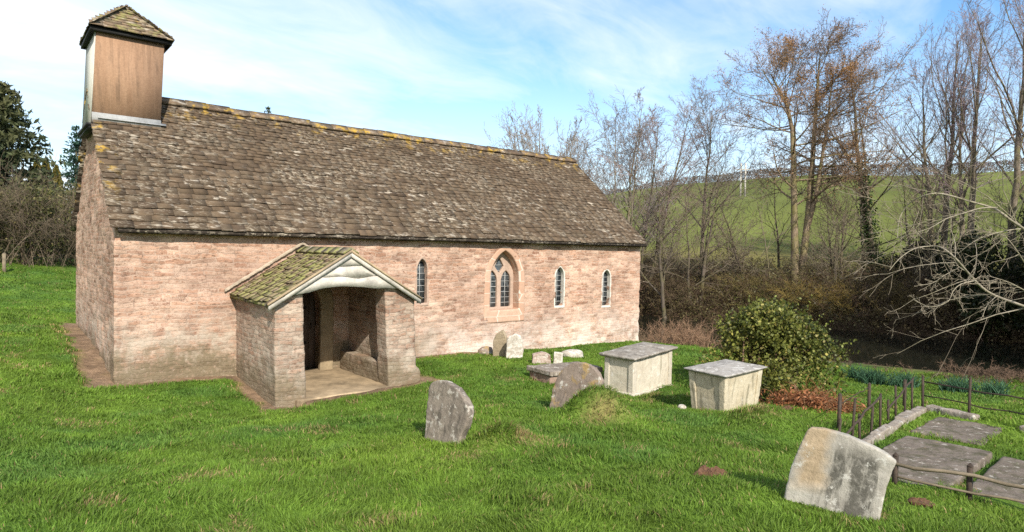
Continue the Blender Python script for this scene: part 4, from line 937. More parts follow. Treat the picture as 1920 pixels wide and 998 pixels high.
# far bank undergrowth: one uncountable tangle
rr = random.Random(77); bs_, ht = [], []
for k in range(2600):
    v = rr.uniform(-32, 26); u_ = 40.6 + abs(rr.gauss(0, 1)) * 5.5 if rr.random() < .6 else rr.uniform(41, 60)
    y = (v + .35 * u_) / (1 + .1225); x = u_ - .35 * y; bs_.append((x, y)); ht.append(rr.uniform(1.2, 3.2) * (1.15 - .4 * sstep(48, 60, u_)))
for k in range(1100):
    v = rr.uniform(-32, 26); u_ = 39.4 + abs(rr.gauss(0, 1.4)); y = (v + .35 * u_) / 1.1225; bs_.append((u_ - .35 * y, y)); ht.append(rr.uniform(.7, 2.0))
bz = height(np.array([b[0] for b in bs_]), np.array([b[1] for b in bs_])); base = [(b[0], b[1], z) for b, z in zip(bs_, bz)]
mu, P1 = stems_mass(base, ht, rr, (.085, .05, .035), (.2, .14, .085), .4, 5, .02)
g = np.random.default_rng(31); k = g.random(len(P1)) < .45; P = P1[k] + g.normal(0, .2, (k.sum(), 3)); oc = fbm(P[:, 0] * .25, P[:, 1] * .25, 41)[:, None]
cc = (np.array([.12, .075, .04]) * (1 - oc) + np.array([.09, .095, .03]) * oc) * g.uniform(.4, 1.5, (len(P), 1)); mu.leaves(P, .15, cc, .2, .6, 8)
tag(mu.build('undergrowth', M_leaf), 'brown tangle of brambles and dead stems on the far river bank', 'undergrowth', None, 'stuff')
# evergreen shrubs on the far bank; unseen trees added beyond the right edge shade the river
def leafy(name, label, cat, blobs, n, size, cols, seed, mat=None, group=None, stems=0, fill=.45, asp=.6, up=.5, twc=(.1, .07, .05), hole=0.):
    g = np.random.default_rng(seed); b = np.array(blobs, float); vol = (b[:, 3] * b[:, 4] * b[:, 5]) ** (2 / 3); pick = g.choice(len(b), n, p=vol / vol.sum())
    d = g.normal(size=(n, 3)); d /= np.linalg.norm(d, axis=1, keepdims=True); rad = np.where(g.random(n) < fill, g.random(n) ** .4, 1 + g.normal(0, .07, n))
    nz_ = 1 + .75 * (fbm(d[:, 0] * 2.6 + pick * 3.1, d[:, 1] * 2.6 + d[:, 2] * 2.1, seed) - .5)
    P = b[pick, :3] + d * (rad * nz_)[:, None] * b[pick, 3:6]
    gz = height(P[:, 0], P[:, 1]); keep = (P[:, 2] > gz + .03) & ((fbm(P[:, 0] * hole + P[:, 2] * hole * .6, P[:, 1] * hole - P[:, 2] * hole * .7, seed + 9, 2) > .37) if hole else True); P = P[keep]; pk = pick[keep]
    f = np.clip(fbm(P[:, 0] * 1.3 + P[:, 2], P[:, 1] * 1.3 - P[:, 2], seed + 3) * 1.6 - .35 + g.normal(0, .22, len(P)), 0, 1)[:, None]
    c = np.array(cols[0]) * (1 - f) + np.array(cols[1]) * f
    if len(cols) > 2: q = g.random(len(P)) < .12; c[q] = np.array(cols[2])
    c = c * g.uniform(.65, 1.35, (len(P), 1))
    bx, by = b[0, 0], b[0, 1]; th = thing(name, label, cat, (bx, by, H(bx, by)), group)
    m = MB(); m.leaves(P, size, c, up, asp, seed); m.build('foliage', mat or M_leafg, th)
    rr = random.Random(seed); S = []
    for k in range(max(stems, 6)):
        q = blobs[rr.randrange(len(blobs))]; p = Vector((bx + rr.gauss(0, .3), by + rr.gauss(0, .3), 0)); p.z = H(p.x, p.y) - .1; e = Vector((q[0] + rr.gauss(0, q[3] * .4), q[1] + rr.gauss(0, q[4] * .4), q[2] + rr.gauss(0, q[5] * .4))); mid = p.lerp(e, .5) + rv(rr, .15)
        S += [(p, mid, .035, .022), (mid, e, .022, .008)]
    m = MB(); m.segs(np.array([q[0] for q in S]), np.array([q[1] for q in S]), [q[2] for q in S], [q[3] for q in S], 5, twc); m.build('stem', M_twig, th)
    return th, P
def blobset(cx, cy, zb, rx, ry, h, n, seed, rs=(.35, .55)):
    rr = random.Random(seed); B = [(cx, cy, zb + h * .45, rx * .75, ry * .75, h * .5)]
    for k in range(n):
        a = rr.uniform(0, 6.28); q = math.sqrt(rr.random()) * .72; zz = rr.uniform(.2, .82); sh = math.sqrt(max(.1, 1 - (zz - .3) ** 2 * 2.0)); s = rr.uniform(*rs)
        B.append((cx + math.cos(a) * rx * q * sh, cy + math.sin(a) * ry * q * sh, zb + h * zz, rx * s, ry * s, h * s * .5))
    return B
EV = [(.012, .02, .007), (.045, .055, .015)]
for i, (x, y, rx_, h, n, lb) in enumerate([(44.5, -2.2, 2.6, 5.2, 9000, 'dark evergreen shrub at the water edge under the right hand poplars'), (48.5, 2.2, 2.0, 4.2, 6500, 'dark rounded evergreen at the foot of the ivy-clad tree'), (47, -5.8, 3.4, 7., 11000, 'tall dark evergreen thicket at the right edge behind the river'),
        (41.5, -3.5, 1.9, 2.6, 5000, 'low black-green bush hanging over the dark water at the right')]):
    leafy('evergreen_shrub', lb, 'shrub', blobset(x, y, H(x, y), rx_, rx_, h, 9, 60 + i), n, .2, EV, 60 + i, M_leafg)
for i, (x, y, rx_, h) in enumerate([(39, -11.2, 4.2, 15), (33.5, -13, 4, 14), (45.5, -9.8, 4.2, 16), (51.5, -9, 4.4, 16)]):  # out of view, added only to cast shade on the bank and water
    leafy('shade_tree', ['unseen shade tree added on the river bank beyond the right edge', 'unseen shade tree added nearest the camera beyond the right edge', 'unseen shade tree added behind the others beyond the right edge', 'unseen shade tree added farthest off beyond the right edge'][i], 'tree', blobset(x, y, H(x, y), rx_, rx_, h, 12, 80 + i), 9000, .5, EV, 80 + i, M_leafg, 'unseen shade trees added beyond the right edge')
# shrubs on the far bank
GS = 'bare shrubs on the far river bank'
for i, (v, u_, h, n, c0, c1, lb) in enumerate([(6.5, 41.3, 2.6, 110, (.14, .085, .06), (.26, .17, .11), 'reddish brown bare shrub over the water beside the church corner'), (1.5, 42, 2.4, 100, (.1, .075, .05), (.2, .15, .09), 'brown bare shrub over the water left of the ivy bush'),
        (-4.5, 43, 2.6, 110, (.12, .1, .04), (.24, .19, .07), 'olive bare shrub behind the ivy bush top left of the rusty tree'), (-8.5, 42, 2.2, 110, (.16, .11, .03), (.3, .22, .07), 'golden brown shrub drooping to the water right of the rusty tree'), (-13.5, 42.5, 2.6, 100, (.1, .08, .035), (.2, .15, .06), 'dull brown shrub drooping to the water below the ivy-clad tree'),
        (3.5, 46, 3.2, 100, (.1, .085, .06), (.19, .16, .11), 'grey brown bare shrub higher up the bank left of the rusty tree'), (-7, 47.5, 3.2, 100, (.09, .08, .045), (.17, .15, .08), 'grey green bare shrub higher up the bank right of the rusty tree'), (-17, 47, 3.6, 110, (.08, .065, .04), (.16, .12, .07), 'dark bare shrub on the bank below the poplars')]):
    y = (v + .35 * u_) / 1.1225; x = u_ - .35 * y; rr = random.Random(200 + i); z = H(x, y); base = [(x + rr.gauss(0, .9), y + rr.gauss(0, 1.3), 0) for _ in range(n)]; bz = height(np.array([b[0] for b in base]), np.array([b[1] for b in base])); base = [(b[0], b[1], q) for b, q in zip(base, bz)]
    m_, P1 = stems_mass(base, [h * rr.uniform(.6, 1.3) for _ in range(n)], rr, c0, c1, .5, 8, .016)
    th = thing('bare_shrub', lb, 'shrub', (x, y, z), GS); m_.build('stems', M_twig, th)
# near bank: purple brown brambles, dry pink grass
for i, (x, y, sx, sy, h, n, c0, c1, lb) in enumerate([(17.3, -9.3, 1.2, 1.3, .5, 160, (.11, .07, .05), (.2, .135, .095), 'purple brown bramble tangle on the near bank above the far kerb'), (16.5, -12.0, 1.3, 1.0, .75, 150, (.12, .08, .055), (.22, .155, .11), 'arching bare brambles at the right edge beside the railed plot'), (17.2, -6.2, .8, 1.4, .2, 90, (.1, .07, .05), (.18, .135, .09), 'low brown bramble strip behind the daffodil leaves'),
        (16.4, -.9, .9, 1.0, .8, 190, (.22, .13, .085), (.35, .23, .15), 'pinkish dead stems between the church corner and the ivy bush'), (17.5, 1.8, 1.2, 1.2, .8, 120, (.16, .11, .07), (.28, .2, .13), 'brown dead stems on the bank just past the church corner')]):
    rr = random.Random(300 + i); base = [(x + rr.gauss(0, sx * .55), y + rr.gauss(0, sy * .55), 0) for _ in range(n)]; bz = height(np.array([b[0] for b in base]), np.array([b[1] for b in base])); base = [(b[0], b[1], q) for b, q in zip(base, bz)]
    m_, P1 = stems_mass(base, [h * rr.uniform(.6, 1.4) for _ in range(n)], rr, c0, c1, .6 if i != 3 else .2, 5, .008)
    tag(m_.build('bramble', M_twig), lb, 'bramble')
# left side: hedge shrubs, conifers, golden cypress
GH = 'overgrown hedge shrubs at the far side of the lawn'
for i, (x, y, rx_, h, lb) in enumerate([(-6.8, 19.5, 2.0, 4.2, 'tall brown-green hedge shrub at the left edge of the frame'), (-3.6, 20.6, 2.0, 4.0, 'broad brown-green hedge shrub under the dark conifers'), (-.6, 22.2, 1.9, 3.9, 'brown-green hedge shrub with pale blossom behind the wooden post'), (1.9, 24.4, 2.1, 4.2, 'hedge shrub under the golden cypresses'), (4.6, 27, 2.2, 4.4, 'hedge shrub next to the church gable'), (7.5, 30, 2.3, 4.2, 'hedge shrub hidden partly behind the church gable')]):
    z = H(x, y); th, P = leafy('hedge_shrub', lb, 'shrub', blobset(x, y, z, rx_, rx_, h, 8, 400 + i, (.3, .5)), 7500, .13, [(.058, .06, .022), (.145, .145, .05), (.24, .2, .085)], 400 + i, M_leaf, GH, fill=.6)
    rr = random.Random(420 + i); n = 90; base = [(x + rr.gauss(0, 1.0), y + rr.gauss(0, .9), z) for _ in range(n)]; m_, P1 = stems_mass(base, [h * rr.uniform(.8, 1.25) for _ in range(n)], rr, (.1, .075, .055), (.22, .17, .12), .3, 7, .012); m_.build('branches', M_twig, th)
def conifer(name, label, x, y, ztop, R0, seed, cols, group=None, zb=None, whorls=34, size=.3, droop=.35):
    g = np.random.default_rng(seed); rr = random.Random(seed); z = H(x, y); th = thing(name, label, 'tree', (x, y, z), group)
    m = MB(); m.tube([(x, y, z - .3), (x, y, z + (ztop - z) * .5), (x, y, ztop - .1)], [.28, .15, .02], 8); m.build('trunk', M_barkd, th, True)
    m = MB(); zb = z + .8 if zb is None else zb; PP = []; 
    for k in range(whorls):
        t_ = (k + rr.random()) / whorls; zz = zb + (ztop - zb) * t_; Rr = R0 * (1 - t_) ** .75 + .12
        for b in range(6):
            a = rr.uniform(0, 6.28); L = Rr * rr.uniform(.65, 1.12); n = max(4, int(L * 16)); s = g.random(n) ** .7
            px = x + math.cos(a) * L * s; py = y + math.sin(a) * L * s; pz = zz - droop * L * s + .25 * L * s * s
            w = .12 + .25 * L * (1 - s) * .7
            PP.append(np.stack([px + g.normal(0, 1, n) * w * .5, py + g.normal(0, 1, n) * w * .5, pz - abs(g.normal(0, .12, n))], 1))
    P = np.concatenate(PP); f = np.clip(fbm(P[:, 0] * .9 + P[:, 2] * .7, P[:, 1] * .9 - P[:, 2] * .5, seed)[:, None] * 1.5 - .3, 0, 1)
    m.leaves(P, size, (np.array(cols[0]) * (1 - f) + np.array(cols[1]) * f) * g.uniform(.6, 1.4, (len(P), 1)), -.5, .3, seed); m.build('foliage', M_leaf, th); return th
CD = [(.036, .058, .026), (.11, .13, .05)]
conifer('spruce_tree', 'tall dark conifer with brownish tips at the left edge', -1.2, 30, 11.4, 4.6, 501, [(.04, .065, .03), (.15, .14, .06)], size=.42, whorls=75)
conifer('spruce_tree', 'second dark conifer cut by the left edge of the frame', -5.0, 31.5, 12.0, 3.4, 502, CD, size=.36, whorls=50)
conifer('spruce_tree', 'blue-green conifer peeping out beside the church gable', 3.0, 41.6, 11.3, 2.4, 503, [(.02, .05, .034), (.05, .11, .07)], size=.34, whorls=55)
conifer('spruce_tree', 'tip of a conifer just showing over the church roof ridge', 18.6, 47.9, 16.2, 2.4, 504, CD, size=.35)
for i, (x, y, zt) in enumerate([(.5, 36.5, 8.1), (.95, 36.2, 8.15), (1.45, 35.9, 7.7)]):
    z = H(x, y); g = np.random.default_rng(520 + i); n = 7000; t_ = g.random(n); rad = .68 * np.sin(np.pi * np.clip(.12 + .88 * t_, 0, 1)) ** .6 * (1 - .35 * t_) * (.75 + .25 * g.random(n)); a = g.random(n) * 6.28
    P = np.stack([x + np.cos(a) * rad, y + np.sin(a) * rad, z + .3 + (zt - z - .3) * t_], 1); th = thing('golden_cypress', ['golden-green cypress, left one of three slim columns', 'golden-green cypress, tall middle one of three slim columns', 'golden-green cypress, lower right one of three slim columns'][i], 'tree', (x, y, z), 'slim golden cypresses')
    m = MB(); f = g.random((n, 1)); m.leaves(P, .22, (np.array([.05, .055, .01]) * (1 - f) + np.array([.22, .17, .025]) * f), 2.5, .35, 5 + i); m.build('foliage', M_leaf, th); m = MB(); m.tube([(x, y, z - .2), (x, y, zt - .5)], [.1, .02], 6); m.build('trunk', M_barkd, th)
fx, fy = -1.35, 18.6; fz = H(fx, fy); m = MB(); m.box((fx - .06, fy - .05, fz - .3), (fx + .06, fy + .05, fz + .72), jit=.008); m.add([(fx - .062, fy - .052, fz + .715), (fx + .062, fy - .052, fz + .715), (fx + .062, fy + .052, fz + .715), (fx - .062, fy + .052, fz + .715), (fx, fy, fz + .76)], [(0, 1, 4), (1, 2, 4), (2, 3, 4), (3, 0, 4)])
tag(m.build('fence_post', M_rail), 'weathered wooden post before the hedge at the far left', 'post')

# ivy bush by the tombs
bz_ = H(10.9, -7); IB = blobset(10.83, -6.87, -.05, 1.22, 1.2, 2.0, 16, 610, (.28, .45)) + [(10.0, -6.3, .5, .5, .5, .5), (11.75, -7.55, .75, .42, .4, .62), (11.4, -7.3, 1.2, .45, .4, .5), (10.3, -7.5, .55, .45, .4, .5), (11.2, -6.6, 1.6, .5, .5, .42), (10.6, -7.1, 1.55, .45, .45, .4)]
ivb, P = leafy('ivy_bush', 'big glossy evergreen ivy bush behind the squat chest tomb', 'bush', IB, 26000, .072, [(.05, .068, .014), (.2, .205, .042), (.3, .26, .07)], 611, M_leafg, fill=.35, asp=.7, up=.6, stems=40, twc=(.14, .09, .06), hole=2.6)
g = np.random.default_rng(66); SH = P[(g.random(len(P)) < .012) & (P[:, 2] > .5)]; d_ = SH - np.array([10.83, -6.9, .7]); d_ /= np.linalg.norm(d_, axis=1, keepdims=True); d_[:, 2] += .35
Q = (SH[:, None] + d_[:, None] * (np.linspace(0, 1, 9)[None, :, None] * g.uniform(.12, .34, (len(SH), 1, 1)))).reshape(-1, 3) + g.normal(0, .018, (len(SH) * 9, 3))
m = MB(); m.leaves(Q, .06, np.array([.15, .165, .035]) * g.uniform(.5, 1.5, (len(Q), 1)), .5, .65, 71); m.build('shoots', M_leafg, ivb)
# dead fern heap
rr = random.Random(640); S = []
for k in range(900):
    t_ = rr.random() * 1.25; p = Vector((9.75 - .35 * t_ + rr.gauss(0, .13), -7.75 - .95 * t_ + rr.gauss(0, .13), 0)); p.z = H(p.x, p.y) + rr.uniform(0, .2) * (1 - .3 * t_); d = Vector((rr.gauss(-.3, .6), rr.gauss(-.6, .6), rr.uniform(.1, .9))).normalized(); L = rr.uniform(.15, .5)
    c = (.36, .15, .065) if rr.random() < .75 else (.42, .27, .14)
    for i in range(4):
        q = p + d * L / 4; S.append((p, q, .006 - .001 * i, .005 - .001 * i, c)); d = (d + Vector((rr.gauss(0, .2), rr.gauss(0, .2), -.38))).normalized(); p = q
m = MB(); m.segs(np.array([q[0] for q in S]), np.array([q[1] for q in S]), [q[2] for q in S], [q[3] for q in S], 3); m.col[-1] = np.repeat(np.array([q[4] for q in S]) * s_rng.uniform(.55, 1.3, (len(S), 1)), 6, 0)
g = np.random.default_rng(5); t_ = g.random(2600) * 1.25; P = np.stack([9.72 - .38 * t_ + g.normal(0, .19, 2600), -7.75 - .95 * t_ + g.normal(0, .19, 2600), np.zeros(2600)], 1); P[:, 2] = height(P[:, 0], P[:, 1]) + abs(g.normal(0, .13, 2600)) * (1.1 - .4 * t_); m.leaves(P, .08, np.array([.3, .125, .055]) * g.uniform(.5, 1.5, (2600, 1)), .1, .35, 3)
tag(m.build('dead_ferns', M_leaf), 'rusty heap of dead fern fronds below the ivy bush', 'dead ferns')
# daffodil leaves
for i, (x, y, n, lb) in enumerate([(14.74, -7.4, 150, 'widest clump of blue-green daffodil leaves right of the ivy bush'), (14.7, -8.1, 110, 'upright clump of blue-green daffodil leaves in front of the river'), (14.1, -9.3, 110, 'small daffodil clump above the far kerb'), (13.9, -10.0, 70, 'daffodil clump near the far end of the iron railing'), (15.1, -6.9, 60, 'thin daffodil clump half behind the ivy bush')]):
    rr = random.Random(700 + i); S = []
    for k in range(n * 2):
        p = Vector((x + rr.gauss(0, .12), y + rr.gauss(0, .12), 0)); p.z = H(p.x, p.y) - .02; d = Vector((rr.gauss(0, .3), rr.gauss(0, .3), 1)).normalized(); L = rr.uniform(.22, .42)
        for j in range(3): q = p + d * L / 3; S.append((p, q, .012 - .003 * j, .0095 - .003 * j)); d = (d + Vector((d.x * .4, d.y * .4, -.12))).normalized(); p = q
    m = MB(); m.segs(np.array([q[0] for q in S]), np.array([q[1] for q in S]), [q[2] for q in S], [q[3] for q in S], 3); m.col[-1] = np.repeat(np.array([.07, .16, .085]) * s_rng.uniform(.6, 1.4, (len(S), 1)), 6, 0)
    tag(m.build('daffodil_clump', M_leaf), lb, 'daffodils', 'daffodil leaf clumps')
# overhanging tree whose trunk is beyond the right edge
BR = [([(15.53, -10.38, 1.83), (14.95, -10.21, 2.0), (14.91, -9.76, 2.17), (14.4, -9.59, 2.38), (13.46, -9.59, 2.7), (12.85, -9.52, 3.0), (12.92, -9.27, 3.19), (13.05, -9.03, 3.21), (12.48, -8.94, 3.15), (11.56, -9.0, 2.95), (11.16, -8.98, 2.73)], .055),
 ([(15.81, -10.56, 3.08), (15.89, -10.26, 3.4), (15.03, -10.14, 3.62), (14.15, -10.1, 3.77), (14.01, -9.97, 3.92), (14.31, -9.73, 4.05), (13.95, -9.41, 4.18), (13.06, -9.37, 4.22), (12.3, -9.34, 4.22), (12.2, -9.12, 4.16), (12.4, -8.82, 4.02), (12.17, -8.76, 3.73), (11.51, -8.97, 3.35)], .055),
 ([(15.53, -10.32, 3.6), (15.38, -10.07, 3.64), (14.73, -9.93, 3.58), (13.58, -9.92, 3.46), (12.77, -9.86, 3.31), (12.66, -9.63, 3.06)], .03), ([(15.53, -10.37, 2.15), (14.37, -10.32, 2.36), (14.21, -10.08, 2.52), (13.78, -9.84, 2.64)], .035),
 ([(13.89, -9.63, 2.53), (13.47, -9.48, 2.45), (13.24, -9.41, 2.3), (13.11, -9.37, 2.1), (12.66, -9.22, 2.0), (12.22, -9.06, 2.14)], .02), ([(13.99, -9.91, 4.02), (13.6, -9.73, 3.99), (13.21, -9.56, 3.88), (12.79, -9.38, 3.75), (12.45, -9.23, 3.57), (12.07, -9.07, 3.45), (11.66, -8.9, 3.34)], .022),
 ([(14.26, -9.77, 2.33), (14.26, -9.76, 2.5), (14.07, -9.69, 2.62), (13.89, -9.62, 2.55)], .015), ([(14.49, -9.86, 2.22), (14.21, -9.76, 2.02), (14.07, -9.72, 1.78)], .014), ([(13.38, -9.44, 2.77), (13.02, -9.32, 2.63), (12.7, -9.22, 2.48), (12.35, -9.1, 2.43)], .014),
 ([(15.26, -10.12, 2.92), (14.76, -10.07, 3.2), (14.7, -9.91, 3.44), (13.86, -9.85, 3.58), (12.76, -9.95, 3.83)], .024), ([(13.66, -9.54, 2.7), (13.38, -9.44, 2.83), (13.2, -9.36, 3.17), (13.38, -9.41, 3.5)], .014)]
ovz = H(18.2, -12.3); ov = thing('overhanging_tree', 'pale bare branches arching in over the plot from a tree beyond the right edge', 'tree', (18.2, -12.3, ovz))
T = Tree(91, dict(n=[11, 4, 2], t0=[.15, .15, .1], ang=[50, 45, 45], angv=16, len=[.26, .5, .5], rad=[.5, .55, .6], seg=[4, 5, 4, 3], wob=[.1, .14, .18, .2], trop=[.02, -.02, -.03, -.05], rmin=.0045))
def smooth(P, n=3):
    P = [Vector(q) for q in P]; o = []
    for i in range(len(P) - 1):
        a = P[max(i - 1, 0)]; b = P[i]; c = P[i + 1]; d = P[min(i + 2, len(P) - 1)]
        for k in range(n):
            t_ = k / n; o.append(.5 * ((2 * b) + (c - a) * t_ + (2 * a - 5 * b + 4 * c - d) * t_ ** 2 + (3 * b - a - 3 * c + d) * t_ ** 3))
    o.append(P[-1]); return o
tk = [Vector((18.2, -12.3, ovz - .3)), Vector((18.1, -12.2, 1.6)), Vector((17.9, -12.1, 3.2)), Vector((17.8, -12.1, 5)), Vector((17.9, -12.0, 7))]
T.p = dict(T.p, n=[0, 0, 0]); T.path(tk, [.3, .24, .2, .14, .05], 0, 7); T.p = dict(T.p, n=[11, 4, 2])
for P, r0 in BR:
    P = list(P)
    if r0 > .026: P = [(17.95, -12.1, P[0][2] - .4)] + P
    Q = smooth(P); n = len(Q); L = sum((Q[i + 1] - Q[i]).length for i in range(n - 1))
    T.path(Q, [max(.6 * r0 * (1 - .85 * i / (n - 1)), .005) for i in range(n)], 0, L)
T.out(ov, barkmat('pale_bark', (.2, .17, .13), (.36, .315, .25), .3), (.2, .165, .125), 2, (.33, .28, .21))
# hilltop hedge, pole pair
g = np.random.default_rng(44); n = 60000; v = g.uniform(-95, 135, n); u_ = 205 + g.normal(0, 1.2, n); y = (v + .35 * u_) / 1.1225; x = u_ - .35 * y; hh = 2.2 + 2.0 * fbm(v * .09, v * 0, 4); P = np.stack([x, y, height(x, y) + hh * g.random(n) ** .8], 1)
m = MB(); m.leaves(P, .32, np.array([.15, .115, .085]) * g.uniform(.5, 1.4, (n, 1)), .4, .6, 4); tag(m.build('hedge', M_leaf), 'long dark hedge running along the crest of the green hill', 'hedge')
px_, py_ = 117.6, 57.2; pz = H(px_, py_); th = thing('pole_pair', 'pale twin wooden poles of a power line standing on the green hillside', 'power pole', (px_, py_, pz))
Mp = plain('pale_pole', (.5, .47, .42), .2, .8, 3, .002)
for s in (-.45, .45):
    m = MB(); m.tube([(px_ + .7 * s, py_ - .7 * s, pz - .5), (px_ + .7 * s, py_ - .7 * s, 21.5)], [.2, .15], 8); m.build('pole', Mp, th)
m = MB(); m.tube([(px_ - 1, py_ + 1, 20.2), (px_ + 1, py_ - 1, 20.2)], .12, 6); m.build('cross_arm', Mp, th)

# ------------------------------------------------------------------ lawn grass, blade by blade
CX, CY = -1.749, -13.602
g = np.random.default_rng(99); PX, PY = [], []
def ring(r0, r1, dens):
    a0, a1 = R(-16), R(100); n = int(.5 * (a1 - a0) * (r1 * r1 - r0 * r0) * dens)
    r = np.sqrt(g.random(n) * (r1 * r1 - r0 * r0) + r0 * r0); a = a0 + (a1 - a0) * g.random(n); PX.append(CX + r * np.sin(a)); PY.append(CY + r * np.cos(a))
for r0, r1, dn in ((1.5, 3, 4600), (3, 4, 6200), (4, 5, 5400), (5, 6.5, 4200), (6.5, 8.5, 3000), (8.5, 11, 1950), (11, 14, 1250), (14, 18, 800), (18, 24, 480), (24, 34, 260)): ring(r0, r1, dn)
x = np.concatenate(PX); y = np.concatenate(PY)
u_ = x + .35 * y; keep = u_ < 14.9 + (vnoise(x * 2, y * 2, 3) - .5) * 1.6
keep &= rectd(x, y, 0, 15, 0, 6.8) > .04
keep &= g.random(len(x)) > soil_mask(x, y) * 1.05
keep &= rectd(x, y, 2.1, 5.2, -2.5, .3) > 0
for q in ((5.76, 7.7, -11.38, -10.58), (5.85, 7.75, -12.5, -11.66), (8.35, 9.55, -11.15, -10.35), (6.95, 8.55, -4.42, -3.66), (8.1, 9.5, -5.4, -4.7), (7.52, 8.58, -7.9, -7.2)): keep &= rectd(x, y, *q) > -.03 + .1 * (vnoise(x * 6, y * 6, 9) - .5)
keep &= ~((rectd(x, y, 5.6, 9.8, -13, -10.2) < 0) & (g.random(len(x)) < .35))
x = x[keep]; y = y[keep]; n = len(x); r = np.hypot(x - CX, y - CY)
z = height(x, y); st_ = straw_mask(x, y); cl = fbm(x * 3.2, y * 3.2, 131, 3); cl2 = fbm(x * .9, y * .9, 133, 2)
moundd = np.zeros(n)
for mx, my, rx_, ry_, h_ in MOUNDS[:4] + MOUNDS[-2:]: moundd = np.maximum(moundd, np.exp(-((x - mx) / rx_) ** 2 - ((y - my) / ry_) ** 2))
hgt = .84 * (.03 + .062 * (.25 + .7 * sstep(.25, .8, cl)) * (.7 + .55 * cl2)) * g.uniform(.6, 1.35, n) * (1 + .85 * moundd * (.4 + st_)) * (1 + .12 * np.clip((r - 8) / 10, 0, 1))
wid = (.0026 + .00085 * r) * g.uniform(.7, 1.3, n)
th = g.random(n) * 6.283
fa = fbm(x * 1.7, y * 1.7, 141, 2) * 12.5; lx = np.cos(fa) * .55 + np.cos(th) * .75; ly = np.sin(fa) * .55 + np.sin(th) * .75
ln = (.35 + .8 * g.random(n)) * (1 + .7 * moundd)
gx_ = (height(x + .05, y) - height(x - .05, y)) / .1; gy_ = (height(x, y + .05) - height(x, y - .05)) / .1
lx = lx * ln - gx_ * moundd * 1.2; ly = ly * ln - gy_ * moundd * 1.2
wx, wy = -np.sin(th), np.cos(th)
def P(t_, w): 
    cx = x + lx * hgt * t_ * t_ ; cy = y + ly * hgt * t_ * t_; cz = z - .008 + hgt * t_ * (1 - .28 * np.minimum(1.6, np.hypot(lx, ly)) * t_)
    return np.stack([cx + wx * wid * w, cy + wy * wid * w, cz], 1)
V = np.stack([P(0., -.5), P(0., .5), P(.55, .42), P(.55, -.42), P(1., 0.)], 1).reshape(-1, 3)
b = np.arange(n)[:, None] * 5
c = grass_albedo(x, y) * g.uniform(.62, 1.42, (n, 1)); hue = g.random((n, 1)); c = c * (1 - .35 * hue) + np.array([.16, .22, .03]) * .35 * hue
dry = (g.random(n) < (.02 + .8 * st_ * sstep(.3, .6, fbm(x * 4, y * 4, 151, 2))))[:, None]; c = np.where(dry, np.array([.38, .28, .13]) * g.uniform(.6, 1.25, (n, 1)), c)
mo = (moundd * (1 - st_) > .35)[:, None] & (g.random((n, 1)) < .5); c = np.where(mo, c * .6 + np.array([.13, .13, .02]) * .4, c)
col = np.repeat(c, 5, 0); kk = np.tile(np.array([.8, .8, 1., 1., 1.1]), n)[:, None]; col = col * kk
tg = NT('grass_blades'); a = tg.attr()
bb = tg.n('BsdfPrincipled', {'Base Color': a, 'Roughness': .6, 'Specular IOR Level': .25}); tl = tg.n('BsdfTranslucent', {'Color': a}); mx = tg.n('MixShader', {0: .35, 1: bb.outputs[0], 2: tl.outputs[0]}); tg.t.links.new(mx.outputs[0], tg.out.inputs[0])
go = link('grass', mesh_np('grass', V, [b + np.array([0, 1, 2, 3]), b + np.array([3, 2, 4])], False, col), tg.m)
tag(go, 'rough green lawn grass with straw patches round the church and graves', 'grass', None, 'stuff')
print('BLADES', n)

# ------------------------------------------------------------------ light, sky, camera
EL, AZ = 36., 19.       # sun height; bearing (from north towards east) in which its light travels
d = Vector((math.sin(R(AZ)) * math.cos(R(EL)), math.cos(R(AZ)) * math.cos(R(EL)), -math.sin(R(EL))))
sd = bpy.data.lights.new('sun', 'SUN'); sd.energy = 4.4; sd.angle = R(.5); sd.color = (1., .93, .81)
so = bpy.data.objects.new('sun', sd); C.objects.link(so); so.rotation_euler = d.to_track_quat('-Z', 'Y').to_euler()
w = bpy.data.worlds.new('World'); scene.world = w; w.use_nodes = True; nt = w.node_tree; nt.nodes.clear()
N = lambda t_, **k: nt.nodes.new('ShaderNode' + t_); lk = nt.links.new
out = N('OutputWorld'); bg = N('Background'); bg.inputs[1].default_value = .14; lk(bg.outputs[0], out.inputs[0])
sky = N('TexSky'); sky.sky_type = 'NISHITA'; sky.sun_disc = False; sky.sun_elevation = R(EL); sky.sun_rotation = R(180 + AZ); sky.air_density = 1.25; sky.dust_density = .6; sky.ozone_density = 1.6
tc = N('TexCoord'); sp = N('SeparateXYZ'); lk(tc.outputs['Generated'], sp.inputs[0])
def mth(op, a, b=0., clamp=False):
    m_ = N('Math'); m_.operation = op; m_.use_clamp = clamp
    for i, v in enumerate((a, b)):
        if isinstance(v, bpy.types.NodeSocket): lk(v, m_.inputs[i])
        else: m_.inputs[i].default_value = v
    return m_.outputs[0]
zz = mth('ADD', mth('MAXIMUM', sp.outputs[2], 0.), .22)
cb = N('CombineXYZ'); lk(mth('DIVIDE', sp.outputs[0], zz), cb.inputs[0]); lk(mth('DIVIDE', sp.outputs[1], zz), cb.inputs[1])
mp = N('Mapping'); mp.inputs['Rotation'].default_value = (0, 0, R(-28)); mp.inputs['Scale'].default_value = (.75, 1.5, 1); lk(cb.outputs[0], mp.inputs[0])
def noi(sc, det, rg, di, off=0.):
    n_ = N('TexNoise'); n_.inputs['Scale'].default_value = sc; n_.inputs['Detail'].default_value = det; n_.inputs['Roughness'].default_value = rg; n_.inputs['Distortion'].default_value = di
    m2 = N('Mapping'); m2.inputs['Location'].default_value = (off, off * .7, off); lk(mp.outputs[0], m2.inputs[0]); lk(m2.outputs[0], n_.inputs[0]); return n_.outputs[0]
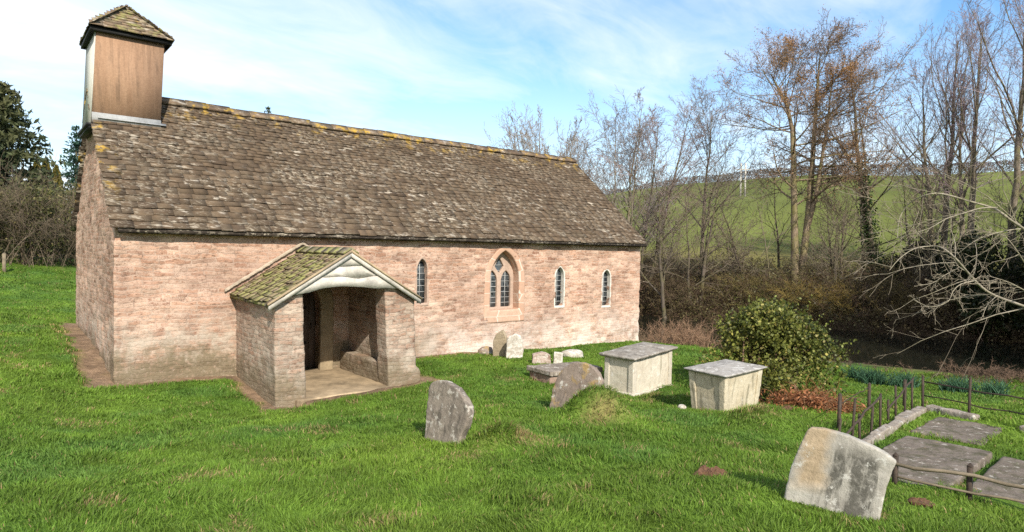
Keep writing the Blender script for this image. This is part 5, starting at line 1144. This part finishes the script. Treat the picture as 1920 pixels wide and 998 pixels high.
a = noi(.9, 8, .56, .5, 3.1); b_ = noi(3.4, 9, .62, .7, 1.7)
cl = mth('ADD', mth('MULTIPLY', a, .72), mth('MULTIPLY', b_, .28))
# more cloud towards the north and west, clearer to the east; thin veil near the horizon
cl = mth('ADD', cl, mth('MULTIPLY', sp.outputs[0], -.17)); cl = mth('ADD', cl, mth('MULTIPLY', zz, -.16))
mr = N('MapRange'); mr.inputs[1].default_value = .2; mr.inputs[2].default_value = .5; lk(cl, mr.inputs[0]); mr.clamp = True
hz = N('MapRange'); hz.inputs[1].default_value = .3; hz.inputs[2].default_value = .0; hz.inputs[3].default_value = 0; hz.inputs[4].default_value = .75; lk(sp.outputs[2], hz.inputs[0])
f = mth('MAXIMUM', mth('MULTIPLY', mr.outputs[0], .93), hz.outputs[0], True)
mx = N('Mix'); mx.data_type = 'RGBA'; lk(f, mx.inputs[0]); tn = N('Mix'); tn.data_type = 'RGBA'; tn.blend_type = 'MULTIPLY'; tn.inputs[0].default_value = 1; lk(sky.outputs[0], tn.inputs[6]); tn.inputs[7].default_value = (.64, .88, 1.08, 1); lk(tn.outputs[2], mx.inputs[6]); mx.inputs[7].default_value = (5.3, 5.55, 5.85, 1)
lk(mx.outputs[2], bg.inputs[0])

r_v = None
def camrot(yaw, pitch, roll):
    y, p, r = R(yaw), R(pitch), R(roll); f_ = Vector((math.sin(y) * math.cos(p), math.cos(y) * math.cos(p), math.sin(p))); rt = Vector((math.cos(y), -math.sin(y), 0)); up = rt.cross(f_)
    r2 = rt * math.cos(r) + up * math.sin(r); u2 = -rt * math.sin(r) + up * math.cos(r); return Matrix((r2, u2, -f_)).transposed()
cd = bpy.data.cameras.new('camera'); co = bpy.data.objects.new('camera', cd); C.objects.link(co); scene.camera = co
co.matrix_world = Matrix.Translation((-1.749, -13.602, 2.991)) @ camrot(39.471, -1.554, 1.123).to_4x4()
cd.sensor_width = 36; cd.sensor_fit = 'HORIZONTAL'; cd.lens = 1186.771 / 1920 * 36; cd.clip_start = .05; cd.clip_end = 5000
scene.view_settings.view_transform = 'Standard'; scene.view_settings.look = 'None'; scene.view_settings.gamma = 1; scene.view_settings.exposure = .62
scene.render.engine = 'CYCLES'
scene.cycles.max_bounces = 6; scene.cycles.diffuse_bounces = 3; scene.cycles.glossy_bounces = 3; scene.cycles.transmission_bounces = 4; scene.cycles.sample_clamp_indirect = 6
try: scene.cycles.use_denoising = False
except Exception: pass
